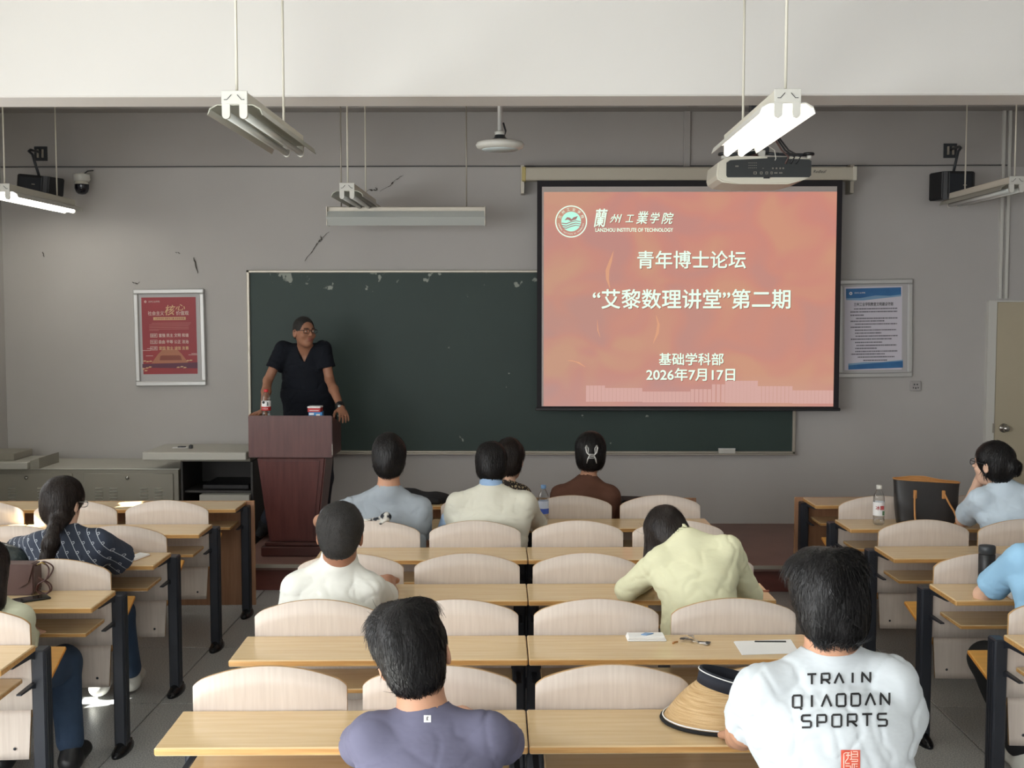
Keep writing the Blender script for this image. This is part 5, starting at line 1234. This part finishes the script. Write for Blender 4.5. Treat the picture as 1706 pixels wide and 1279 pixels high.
# patterned fabrics
def wave_pattern(name, base, line):
    m = bpy.data.materials.new(name); m.use_nodes = True; nt = m.node_tree; b = nt.nodes['Principled BSDF']; b.inputs['Roughness'].default_value = .8
    tc = nd(nt, 'ShaderNodeTexCoord'); mp = nd(nt, 'ShaderNodeMapping'); mp.inputs['Rotation'].default_value = (0, R(-58), 0); nt.links.new(tc.outputs['Object'], mp.inputs[0])
    sp = nd(nt, 'ShaderNodeSeparateXYZ'); nt.links.new(mp.outputs[0], sp.inputs[0])
    def M_(op, a, b_=None, c=None):
        n = nd(nt, 'ShaderNodeMath', operation=op)
        for i, v in enumerate((a, b_, c)):
            if v is None: continue
            if isinstance(v, (int, float)): n.inputs[i].default_value = v
            else: nt.links.new(v, n.inputs[i])
        return n.outputs[0]
    P_ = .036; Q = .05
    uu = M_('SUBTRACT', M_('FRACT', M_('DIVIDE', sp.outputs['Z'], P_)), .5); row = M_('FLOOR', M_('DIVIDE', sp.outputs['Z'], P_))
    vv = M_('SUBTRACT', M_('FRACT', M_('ADD', M_('DIVIDE', sp.outputs['X'], Q), M_('MULTIPLY', row, .5))), .5)
    line_ = M_('LESS_THAN', M_('ABSOLUTE', uu), .035)
    dd = M_('SQRT', M_('ADD', M_('POWER', M_('MULTIPLY', M_('SUBTRACT', uu, .13), P_), 2), M_('POWER', M_('MULTIPLY', vv, Q), 2)))
    rg = M_('LESS_THAN', M_('ABSOLUTE', M_('SUBTRACT', dd, .0052)), .0014)
    mk = M_('MAXIMUM', line_, rg)
    mx = nd(nt, 'ShaderNodeMix', data_type='RGBA'); nt.links.new(mk, mx.inputs[0]); mx.inputs[6].default_value = (*lin(base), 1); mx.inputs[7].default_value = (*lin(line), 1)
    nt.links.new(mx.outputs[2], b.inputs['Base Color']); return m
chain = wave_pattern('chain_pattern', (48, 56, 72), (176, 182, 190))
leafm = bpy.data.materials.new('leaf_pattern'); leafm.use_nodes = True; nt = leafm.node_tree; b = nt.nodes['Principled BSDF']; b.inputs['Roughness'].default_value = .8
tc = nd(nt, 'ShaderNodeTexCoord'); vo = nd(nt, 'ShaderNodeTexVoronoi', feature='DISTANCE_TO_EDGE'); vo.inputs['Scale'].default_value = 42; nt.links.new(tc.outputs['Object'], vo.inputs['Vector'])
cr = nd(nt, 'ShaderNodeValToRGB'); cr.color_ramp.interpolation = 'CONSTANT'; e = cr.color_ramp.elements; e[0].color = (*lin((40, 32, 28)), 1); e[1].position = .2; e[1].color = (*lin((176, 160, 128)), 1); x_ = e.new(.36); x_.color = (*lin((50, 40, 34)), 1)
nt.links.new(vo.outputs['Distance'], cr.inputs[0]); nt.links.new(cr.outputs[0], b.inputs['Base Color'])

def project_strokes(pp, name, strokes, m, wdt, y0, off=.0025, par=None):
    """strokes: list of world (x,z) polylines laid on the shirt seen from -y"""
    bv = bvh_of(pp['shirt']); bm = bmesh.new()
    def drop(px, py):
        d = ray(px, py).normalized(); h = bv.ray_cast(Vector((0, 0, CAM_H)), d)
        return (h[0]-d*off) if h[0] else P(px, py, y0)
    for st in strokes:
        fine = []
        for a, b_ in zip(st[:-1], st[1:]):
            n = max(1, int(math.hypot(b_[0]-a[0], b_[1]-a[1])/4))
            fine += [(a[0]+(b_[0]-a[0])*k/n, a[1]+(b_[1]-a[1])*k/n) for k in range(n)]
        fine.append(st[-1]); prev = None
        for i, q in enumerate(fine):
            a = fine[max(i-1, 0)]; b_ = fine[min(i+1, len(fine)-1)]; dx, dz = b_[0]-a[0], b_[1]-a[1]; l_ = math.hypot(dx, dz) or 1
            nx, nz_ = -dz/l_*wdt/2, dx/l_*wdt/2
            cur_ = (bm.verts.new(drop(q[0]+nx, q[1]+nz_)), bm.verts.new(drop(q[0]-nx, q[1]-nz_)))
            if prev: bm.faces.new((prev[0], prev[1], cur_[1], cur_[0]))
            prev = cur_
    me = bpy.data.meshes.new(name); bm.to_mesh(me); bm.free(); return pp['put'](name, me, m, par or pp['shirt'])
GL = {'T': [[(0, 1), (1, 1)], [(.5, 1), (.5, 0)]], 'R': [[(.08, 0), (.08, 1), (.9, 1), (.95, .9), (.95, .5), (.88, .4), (.08, .4)], [(.5, .4), (1, 0)]], 'A': [[(0, 0), (.5, 1), (1, 0)]],
      'I': [[(.5, 0), (.5, 1)]], 'N': [[(.05, 0), (.05, 1), (.95, 0), (.95, 1)]], 'Q': [[(.15, 0), (.05, .1), (.05, .9), (.15, 1), (.85, 1), (.95, .9), (.95, .1), (.85, 0), (.15, 0)], [(.8, .0), (.95, -.2)]],
      'O': [[(.15, 0), (.05, .1), (.05, .9), (.15, 1), (.85, 1), (.95, .9), (.95, .1), (.85, 0), (.15, 0)]], 'D': [[(.05, 0), (.05, 1), (.8, 1), (.95, .85), (.95, .15), (.8, 0), (.05, 0)]],
      'S': [[(.95, 1), (.15, 1), (.05, .9), (.05, .6), (.15, .52), (.85, .50), (.95, .42), (.95, .1), (.85, 0), (.05, 0)]], 'P': [[(.08, 0), (.08, 1), (.85, 1), (.95, .9), (.95, .5), (.85, .4), (.08, .4)]]}
def glasses(pp, m=None, w=.034):
    H = pp['H']; V = lambda *a: Vector(tuple(float(v) for v in H(*a))); root = pp['root']; bm = bmesh.new()
    for e in (-1, 1):
        pts = []
        for k in range(17):
            a = 2*math.pi*k/16; pts.append(V(e*.034+.026*math.copysign(abs(math.cos(a))**.7, math.cos(a)), .103, .004+.016*math.copysign(abs(math.sin(a))**.7, math.sin(a))))
        tube(bm, pts, .0022, 6); tube(bm, [V(e*.060, .102, .012), V(e*.081, .06, .012), V(e*.086, .0, .010), V(e*.083, -.018, -.004)], .0024, 6)
    tube(bm, [V(-.009, .106, .008), V(.009, .106, .008)], .0016, 6)
    me = bpy.data.meshes.new('glasses'); bm.to_mesh(me); bm.free(); return pp['put']('glasses', me, m or M['black'], root)

# P1 lecturer: standing, leaning on the lectern, head turned to his left
hx = P(507, 553, 9.12); 
zt_ = .2+ztop
J = dict(h=tuple(hx), n=(hx.x-.01, 9.22, P(507, 583, 9.2).z), sL=tuple(P(539, 580, 9.2)), sR=tuple(P(471, 581, 9.2)), p=(hx.x-.01, 9.40, 1.10),
         eL=tuple(P(549, 632, 9.18)), eR=tuple(P(446, 634, 9.14)), wL=(lx+lw+.015, 8.86, zt_+.025), wR=(lx-lw+.05, 8.80, zt_-.0),
         kL=(hx.x+.10, 9.36, .68), kR=(hx.x-.18, 9.38, .68), aL=(hx.x+.06, 9.45, .285), aR=tuple(P(438, 884, 9.3)))
J['aR'] = (J['aR'][0], 9.34, .285)
p1 = person('person', 'man in black polo shirt and glasses leaning on the lectern, looking sideways', J, .0055, blackp, 'short', 'skin_dk', 'crop', 'hair_short', 'navy', True,
            hand={'L': ((.35, -.9, -.5), (.3, -.3, 1), 1, .45), 'R': ((-.35, -1, -.05), (0, 0, 1), -1, .2)}, strands=300, head_rot=(180+38, -2, 0), fold=.004, shoes='blkcloth', seed=11, sleeve_r=1.15, girth=1.22, bulk=.96, sl_t=.62, vneck=True,
            hairkw=dict(t=.004, side=-.002, ears=True, len=.01, lift=.3, rough=.001, nape=-.05, face=(.112, -.03, .088, .116)))
glasses(p1)
H = p1['H']
for e in (-1, 1):
    s = SDF(); s.ell(H(.031*e, .0895, .004), (.0062, .0062, .0050)); p1['put']('eye', s.mesh('eye', .0018), M['eyew'])
    s = SDF(); s.ell(H(.032*e, .094, .004), (.0033, .0033, .0033)); p1['put']('pupil', s.mesh('pupil', .0012), M['ink'])
    s = SDF(); s.cone(H(.016*e, .096, .026), H(.047*e, .084, .027), .0032, .0024, k=.002); p1['put']('eyebrow', s.mesh('eyebrow', .0015), M['hair'])
s = SDF(); s.ell(H(0, .0965, -.0525), A((.021, .005, .0045)), p1['RH'], k=.003); s.ell(H(0, .0945, -.066), A((.018, .006, .005)), p1['RH'], k=.003); p1['put']('lips', s.mesh('lips', .002), M['lip'])
wj = A(J['wL']); ed = A(J['eL'])-wj; ed /= np.linalg.norm(ed)
s = SDF(); s.cone(wj+ed*.022, wj+ed*.040, .034, .034, k=.002); p1['put']('watch', s.mesh('watch', .004), M['black'])
s = SDF(); s.cone(wj+ed*.031-A((0, .034, 0)), wj+ed*.031-A((0, .039, 0)), .014, .014, k=.002); p1['put']('watch_face', s.mesh('watch_face', .003), M['alu'])
# collar of the polo
nb = A(J['n']); s = SDF(); s.cone(nb+A((0, .012, -.0)), nb+A((0, .006, .03)), .078, .064, k=.01); s.cone(nb+A((0, -.015, -.04)), nb+A((0, 0, .07)), .062, .058, k=.004, op='s'); s.cone(nb+A((.012, -.075, -.06)), nb+A((.006, -.075, .06)), .012, .045, k=.004, op='s')
p1['put']('collar', s.mesh('collar', .005), blackp)

# P2 man in grey T-shirt
h = P(648, 764, 6.42); b_ = h.x-.0
J = seatJ(b_, 6.36, P(640, 838, 6.4).z-.005, w=.185, lean=.04, ay=.38, ex=.08, armz=.80)
J = ch(J, h=tuple(h), n=(b_+.0, 6.40, P(650, 812, 6.4).z), sL=tuple(P(586, 846, 6.40)), sR=tuple(P(700, 846, 6.42)), eL=(P(536, 880, 6.6).x, 6.56, .83), eR=tuple(P(702, 905, 6.55)), wL=(-.92, 6.84, .80), wR=(-.62, 6.9, .80))
p2 = person('person', 'man in plain grey T-shirt with black hair, seen from behind below the chalkboard', J, .007, grey_t, 'short', 'skin', 'full', 'hair', fold=.005, hand=HD, strands=1500, seed=2, neckr=.056,
            head_rot=(4, 2, 0), hairkw=dict(t=.014, top=.012, rear=.006, side=.004, rough=.004, nape=-.10))
# P3 man in cream knit
h = P(818, 777, 6.46)
J = seatJ(h.x, 6.38, .99, w=.19, lean=.06)
J = ch(J, h=(h.x, 6.50, h.z), n=(h.x, 6.44, P(818, 812, 6.44).z), sL=tuple(P(762, 838, 6.44)), sR=tuple(P(874, 836, 6.44)), eL=tuple(P(746, 884, 6.55)), eR=tuple(P(896, 872, 6.66)), wL=(-.30, 6.86, .80), wR=(-.10, 6.88, .80))
p3 = person('person', 'man in cream knit top over a blue collar, seen from behind', J, .007, cream_v, 'long', 'skin', 'full', 'hair', fold=.004, hand=HD, strands=1500, seed=3, neckr=.054, hs=.95, head_rot=(0, 14, 0),
            hairkw=dict(t=.013, top=.01, rear=.006, side=.004, rough=.004, nape=-.095))
nb = A(J['n']); s = SDF(); s.cone(nb+A((0, .0, -.012)), nb+A((0, .006, .024)), .074, .064, k=.01); p3['put']('blue_collar', s.mesh('blue_collar', .006), cloth('blue_collar_cloth', (150, 178, 212)))
s = SDF(); a, b2 = A(J['eL']), A(J['sL']); s.cone(a+(b2-a)*.02-A((.008, .006, .01)), a+(b2-a)*.45-A((.012, .004, .0)), .056, .05, k=.01); p3['put']('blue_cuff', s.mesh('blue_cuff', .007), cloth('blue_cuff_cloth', (168, 192, 222)))
# P4 woman in leaf-patterned top, mostly hidden behind P3
h = P(850, 768, 7.26)
J = seatJ(h.x-.05, 7.20, .97, w=.165, lean=.05); J = ch(J, h=(h.x, 7.30, h.z), n=(h.x-.03, 7.25, P(846, 806, 7.25).z), sL=tuple(P(796, 829, 7.25)), sR=tuple(P(868, 824, 7.25)), eR=tuple(P(884, 850, 7.38)))
p4 = person('person', 'woman with dark curly hair in brown leaf-patterned top, half hidden by the man in cream', J, .008, leafm, 'short', 'skin_lt', 'full', 'hair_br', fold=.003, hand=HD, strands=1600, seed=4, neckr=.047, head_rot=(-18, 8, -4),
            hairkw=dict(t=.012, top=.008, rear=.008, side=.004, rough=.007, nape=-.10, len=.03, lift=.35))
# P5 woman in brown with hair claw
h = P(984, 758, 7.26)
J = seatJ(h.x-.03, 7.20, P(975, 812, 7.2).z-.04, w=.17, lean=.05); J = ch(J, h=(h.x, 7.28, h.z), n=(h.x-.02, 7.25, P(978, 797, 7.25).z), sL=tuple(P(934, 824, 7.25)), sR=tuple(P(1016, 825, 7.25)), eL=tuple(P(926, 865, 7.38)), eR=tuple(P(1024, 870, 7.38)))
p5 = person('person', 'woman in brown top with her black hair held up by a silver claw clip', J, .008, brown_t, 'long', 'skin', 'full', 'hair', fold=.003, hand=HD, strands=1500, seed=5, neckr=.046, head_rot=(0, 4, 0),
            hairkw=dict(t=.016, top=.012, rear=.012, side=.006, rough=.004, nape=-.092, extra=(((0, -.10, .0), (.05, .03, .08)),), ears=False))
H = p5['H']; bm = bmesh.new(); V = lambda *a: Vector(tuple(float(v) for v in H(*a)))
for e in (-1, 1):
    tube(bm, [V(.030*e, -.128, .065), V(.036*e, -.138, .05), V(.030*e, -.143, .02), V(.014*e, -.146, .005), V(.024*e, -.145, -.02), V(.030*e, -.138, -.045)], [.0045, .006, .0045, .004, .005, .003], 8)
    tube(bm, [V(.030*e, -.128, .065), V(.020*e, -.138, .045), V(.022*e, -.145, .01)], .0035, 6)
for zz in (.0, -.012, .010): tube(bm, [V(-.018, -.147, zz), V(.018, -.147, zz)], .0035, 6)
me = bpy.data.meshes.new('hair_claw'); bm.to_mesh(me); bm.free(); p5['put']('hair_claw', me, M['alu'])
# P6 man in white collared shirt
h = P(567, 890, 4.74)
J = seatJ(h.x+.01, 4.70, .97, w=.20, lean=.05); J = ch(J, h=tuple(h), n=(h.x-.01, 4.76, P(555, 930, 4.76).z), sL=tuple(P(495, 978, 4.74)), sR=tuple(P(615, 980, 4.76)), eL=tuple(P(485, 1032, 4.95)), eR=tuple(P(648, 1000, 5.0)), wL=(-.85, 5.18, .80), wR=(-.62, 5.2, .81))
p6 = person('person', 'man with cropped hair in a white collared shirt, seen from behind', J, .007, white_s, 'short', 'skin_dk', 'crop', 'hair_short', fold=.005, hand=HD, strands=900, seed=6, neckr=.058, bulk=1.0, head_rot=(2, 4, 2), sleeve_r=1.12, hs=1.08,
            hairkw=dict(t=.009, side=.005, rough=.001, len=.012, lift=.3, nape=-.088, rear=.003))
nb = A(J['n']); s = SDF(); s.cone(nb+A((0, .0, -.014)), nb+A((0, .008, .030)), .082, .070, k=.01); s.cone(nb+A((0, 0, .012)), nb+A((0, .012, .09)), .062, .062, k=.004, op='s'); p6['put']('collar', s.mesh('collar', .006), white_s)
# P7 woman in pale yellow, head bowed on the desk
J = dict(p=(.74, 4.72, .55), n=tuple(P(1142, 896, 4.97)), h=tuple(P(1112, 893, 5.07)), sL=tuple(P(1098, 935, 4.93)), sR=tuple(P(1212, 915, 4.93)),
         eL=tuple(P(1045, 982, 5.04)), eR=tuple(P(1250, 990, 5.08)), wL=(.56, 5.28, .80), wR=(.84, 5.28, .80), kL=(.60, 5.16, .47), kR=(.86, 5.16, .47), aL=(.60, 5.12, .085), aR=(.86, 5.12, .085))
p7 = person('person', 'woman in pale yellow long-sleeved shirt with long dark hair, head bowed over the desk', J, .007, lyel, 'long', 'skin_lt', 'long', 'hair_br', fold=.0048, hand=HD, strands=1500, seed=7, neckr=.046, head_rot=(10, 34, -16), bulk=.96, girth=.95,
            hairkw=dict(t=.014, rear=.006, rough=.003, nape=None, ears=False, lift=.15, len=.06, cones=((P(1092, 900, 5.06), P(1078, 945, 5.05), .050, .022), (P(1112, 880, 5.04), P(1090, 930, 5.02), .060, .035), (P(1130, 885, 5.0), P(1112, 925, 5.0), .040, .02))))
s = SDF(); s.cone(P(1137, 878, 4.985), P(1140, 915, 4.93), .018, .05, k=.01); p7['put']('collar', s.mesh('collar', .006), lyel)
# P8 man in purple-grey T-shirt, nearest
h = P(689, 1092, 3.06)
J = dict(h=tuple(h), n=tuple(P(708, 1188, 3.02)), sL=tuple(P(622, 1228, 2.98)), sR=tuple(P(812, 1226, 3.0)), p=(-.26, 2.86, .52), eL=(-.47, 3.16, .82), eR=(-.05, 3.18, .82), wL=(-.34, 3.44, .80), wR=(-.18, 3.46, .80),
         kL=(-.42, 3.22, .47), kR=(-.12, 3.22, .47), aL=(-.42, 3.20, .085), aR=(-.12, 3.20, .085))
p8 = person('person', 'man in purple-grey T-shirt with a small white tag, nearest at the bottom of the picture', J, .006, purple_t, 'short', 'skin', 'short', 'hair', fold=.0035, hand=HD, strands=5200, seed=8, neckr=.058, head_rot=(6, 2, -13), svox=.006, hs=1.08, bulk=1.0, sleeve_r=1.05,
            hairkw=dict(t=.007, top=.012, rear=.002, side=.004, rough=.004, nape=-.070, vox=.005, earcut=1.12, len=.04, lift=.22, mess=.35, sw=.8, extra=(((-.035, .02, .100), (.050, .06, .034)), ((.025, -.01, .105), (.055, .06, .034)), ((-.070, .0, .065), (.026, .05, .045)))))
bv = bvh_of(p8['shirt'])
def sticker(pp, px, py, Y, w_, h_, name, m, off=.002):
    bvx = bvh_of(pp['shirt']); bm = bmesh.new(); g = {}; nx, nz_ = 6, 8
    for i in range(nx+1):
        for j in range(nz_+1):
            d = ray(px-w_/2+w_*i/nx, py+h_/2-h_*j/nz_).normalized(); hq = bvx.ray_cast(Vector((0, 0, CAM_H)), d)
            g[i, j] = bm.verts.new((hq[0]-d*off) if hq[0] else P(px, py, Y))
    for i in range(nx):
        for j in range(nz_): bm.faces.new((g[i, j], g[i+1, j], g[i+1, j+1], g[i, j+1]))
    me = bpy.data.meshes.new(name); bm.to_mesh(me); bm.free(); return pp['put'](name, me, m, pp['shirt']), (px, py)
tg, c = sticker(p8, 712, 1197, 2.93, 12, 12, 'white_tag', M['paper'])
for st in ([(-.3, 1), (-.3, -1)], [(.5, .9), (-.2, 0), (.5, -.9)], [(.1, .95), (.5, .95)]):
    project_strokes(p8, 'tag_letter', [[(c[0]+x*3, c[1]-z*3.4) for x, z in st]], M['ink'], .9, 2.93, .0035)
# P9 man in white lettered T-shirt
h = P(1378, 1003, 2.92)
J = dict(h=tuple(h), n=tuple(P(1382, 1086, 2.92)), sL=tuple(P(1268, 1152, 2.88)), sR=tuple(P(1482, 1136, 2.88)), p=(.80, 2.74, .64), eL=(.52, 2.98, .86), eR=tuple(P(1505, 1218, 2.90)), wL=(.60, 3.30, .80), wR=(.84, 3.36, .80),
         kL=(.64, 3.16, .5), kR=(.94, 3.16, .5), aL=(.64, 3.14, .085), aR=(.94, 3.14, .085))
J['eL'] = tuple(P(1243, 1216, 3.0))
p9 = person('person', 'man in white T-shirt with black lettering and red square on the back', J, .006, wht, 'short', 'skin', 'full', 'hair', fold=.0045, hand=HD, strands=6500, seed=9, neckr=.060, head_rot=(10, 8, 0), svox=.006, bulk=1.08, sleeve_r=1.15, hs=.93,
            hairkw=dict(t=.014, top=.012, rear=.010, side=.010, rough=.006, nape=-.098, vox=.005, len=.05, lift=.22, mess=.3, sw=.8, ears=False, extra=(((-.04, .0, .10), (.06, .07, .04)), ((.04, -.01, .10), (.06, .07, .04)), ((0, -.06, -.05), (.075, .05, .06)))))
for word, x0_, x1_, yt, yb, sl_ in (('TRAIN', 1345, 1452, 1121, 1138, -4), ('QIAODAN', 1320, 1484, 1156, 1176, -5), ('SPORTS', 1335, 1480, 1190, 1210, -3)):
    Y_ = 2.79; n = len(word); wl = (x1_-x0_)/(n+(n-1)*.38)*1.0; strokes = []
    for i, c_ in enumerate(word):
        xa = x0_+i*wl*1.38
        for st in GL[c_]:
            q = []
            for u_, v_ in st:
                px = xa+u_*wl*.92; py = yb-(yb-yt)*v_+sl_*((px-x0_)/(x1_-x0_)-.5)*2*.5; q.append((px, py))
            strokes.append(q)
    project_strokes(p9, 'lettering', strokes, M['ink'], 3.6, Y_, .003)
sealm = mat('red_seal', (206, 84, 62), .7); sg, c = sticker(p9, 1417, 1268, 2.76, 32, 38, 'red_square_print', sealm, .002)
pk = mat('seal_lines', (240, 196, 180), .7)
q_ = [[(-.8, -1), (-.8, .75), (-.6, .85), (-.1, .85)], [(-.55, .6), (.0, .6)], [(-.3, .85), (-.3, .3), (-.6, .0), (-.6, -.2), (-.1, -.2)], [(.1, 1), (.1, .2)], [(.1, .7), (.8, .7)], [(.3, .95), (.85, .95), (.85, .45), (.2, .45)], [(-.1, .2), (.85, .2), (.85, -.0), (.1, .0)], [(-.6, -.45), (.0, -.45), (.0, -1)], [(-.55, -.7), (-.25, -.7), (-.25, -1)], [(.2, -.2), (.2, -1)], [(.45, -.2), (.45, -1)], [(.2, -.25), (.85, -.25)], [(.62, -.5), (.85, -.5)], [(.62, -.75), (.85, -.75)]]
project_strokes(p9, 'seal_lines', [[(c[0]+x*14, c[1]-z*17) for x, z in st] for st in q_], pk, 1.5, 2.76, .0038)
# P10 ponytailed woman, left
h = P(106, 838, 5.52)
J = seatJ(h.x-.0, 5.44, .93, w=.17, lean=.05); J = ch(J, h=tuple(h), n=(h.x+.01, 5.50, P(110, 880, 5.5).z), sL=tuple(P(66, 908, 5.48)), sR=tuple(P(165, 903, 5.5)), eL=(-2.50, 5.64, .83), eR=tuple(P(202, 934, 5.68)), wL=(-2.36, 5.88, .80), wR=(-2.10, 5.93, .80),
        kL=(-2.30, 5.92, .47), kR=(-2.10, 5.92, .47), aL=(-2.24, 6.0, .085), aR=(-2.10, 6.08, .085))
p10 = person('person', 'woman with a low ponytail in dark chain-patterned blouse at the left desks', J, .007, chain, 'short', 'skin_lt', 'full', 'hair_br', 'denim', fold=.003, hand=HD, strands=2200, seed=10, neckr=.045, head_rot=(-16, 12, 0), sleeve_r=1.45, sl_t=.9, shoes='white',
             hairkw=dict(t=.012, rear=.006, side=.004, rough=.0015, nape=-.10, lift=.15, len=.05, ears=True, cones=((P(100, 862, 5.46), P(90, 882, 5.34), .050, .024), (P(90, 882, 5.34), P(85, 903, 5.295), .024, .036), (P(85, 903, 5.295), P(75, 940, 5.285), .036, .032))))
glasses(p10, M['alu'])
# P11 cream blouse at the left edge
h = P(-22, 950, 4.66)
J = seatJ(h.x+.0, 4.60, .94, w=.165, lean=.04); J = ch(J, h=tuple(h), n=(h.x, 4.64, P(-20, 1000, 4.64).z), sR=tuple(P(30, 1032, 4.62)), eR=tuple(P(36, 1100, 4.70)), eL=(h.x-.2, 4.72, .72), wL=(h.x-.06, 4.92, .64), wR=(h.x+.06, 4.92, .64), kR=(-2.06, 5.10, .46), kL=(-2.32, 5.06, .46), aR=(-2.0, 5.0, .085), aL=(-2.3, 5.0, .085))
p11 = person('person', 'person in cream blouse and blue jeans cut off by the left edge', J, .008, creamp, 'long', 'skin_lt', 'long', 'hair_br', 'denim', fold=.003, hand=HD, strands=900, seed=12, neckr=.045,
             hairkw=dict(t=.014, rough=.002, nape=None, ears=False, lift=.15, len=.06, cones=((tuple(P(-20, 960, 4.62)), tuple(P(-16, 1000, 4.57)), .075, .06),)))
# P12 woman with bun in pale blue, hand to cheek
h = P(1654, 774, 6.55)
J = seatJ(2.76, 6.46, .96, w=.175, lean=.04); J = ch(J, h=tuple(h), n=tuple(P(1668, 806, 6.52)), sL=tuple(P(1633, 832, 6.50)), sR=tuple(P(1730, 832, 6.50)), eL=tuple(P(1604, 866, 6.78)), wL=tuple(P(1630, 802, 6.70)), eR=tuple(P(1735, 870, 6.7)), wR=(2.85, 6.9, .80))
p12 = person('person', 'woman with hair bun and glasses in pale blue shirt, resting her cheek on her hand', J, .007, ltblue, 'short', 'skin_lt', 'bun', 'hair', fold=.004, hand={'L': ((.25, -.1, 1), (-.7, .7, 0), -1, 1.3), 'R': HD['R']}, strands=1800, seed=13, neckr=.046, face=True, head_rot=(38, -4, 0), sleeve_r=1.2,
             hairkw=dict(t=.013, top=.006, rear=.004, side=.002, rough=.004, nape=-.085, lift=.25, len=.035, ears=True, extra=(((.01, -.125, .005), (.042, .035, .045)),)))
glasses(p12, M['dkgrey'])
# P13 person in sky blue at the right edge, arm on the desk
J = dict(h=(2.27, 4.92, 1.22), n=(2.245, 4.86, 1.05), sL=tuple(P(1702, 930, 4.84)), sR=(2.42, 4.86, .985), p=(2.22, 4.78, .54), eL=tuple(P(1637, 990, 5.12)), eR=(2.50, 5.0, .82), wL=(2.14, 5.30, .795), wR=(2.36, 5.34, .80),
         kL=(2.04, 5.14, .48), kR=(2.36, 5.22, .47), aL=(2.16, 5.0, .085), aR=(2.36, 5.18, .085))
p13 = person('person', 'person in sky blue short-sleeved shirt and black trousers leaning on the right desk', J, .007, skyblue, 'short', 'skin_lt', 'short', 'hair', 'blkcloth', fold=.003, hand={'L': ((.9, .5, 0), (0, 0, 1), -1, .3), 'R': HD['R']}, strands=600, seed=14, bulk=1.0, sleeve_r=1.2, shoes='white')
# open notepad under that arm
p = PZ(1700, 996, DT_); o = empty('notepad', (p.x+.02, p.y+.02, DT_), 0, 'white notepad under the forearm of the person in sky blue', 'notepad')
bx('pages', o, M['paper'], -.07, .09, -.05, .07, 0, .012, bev=.002); bx('cover', o, M['tan'], -.072, .092, -.052, .072, -.0005, .001)
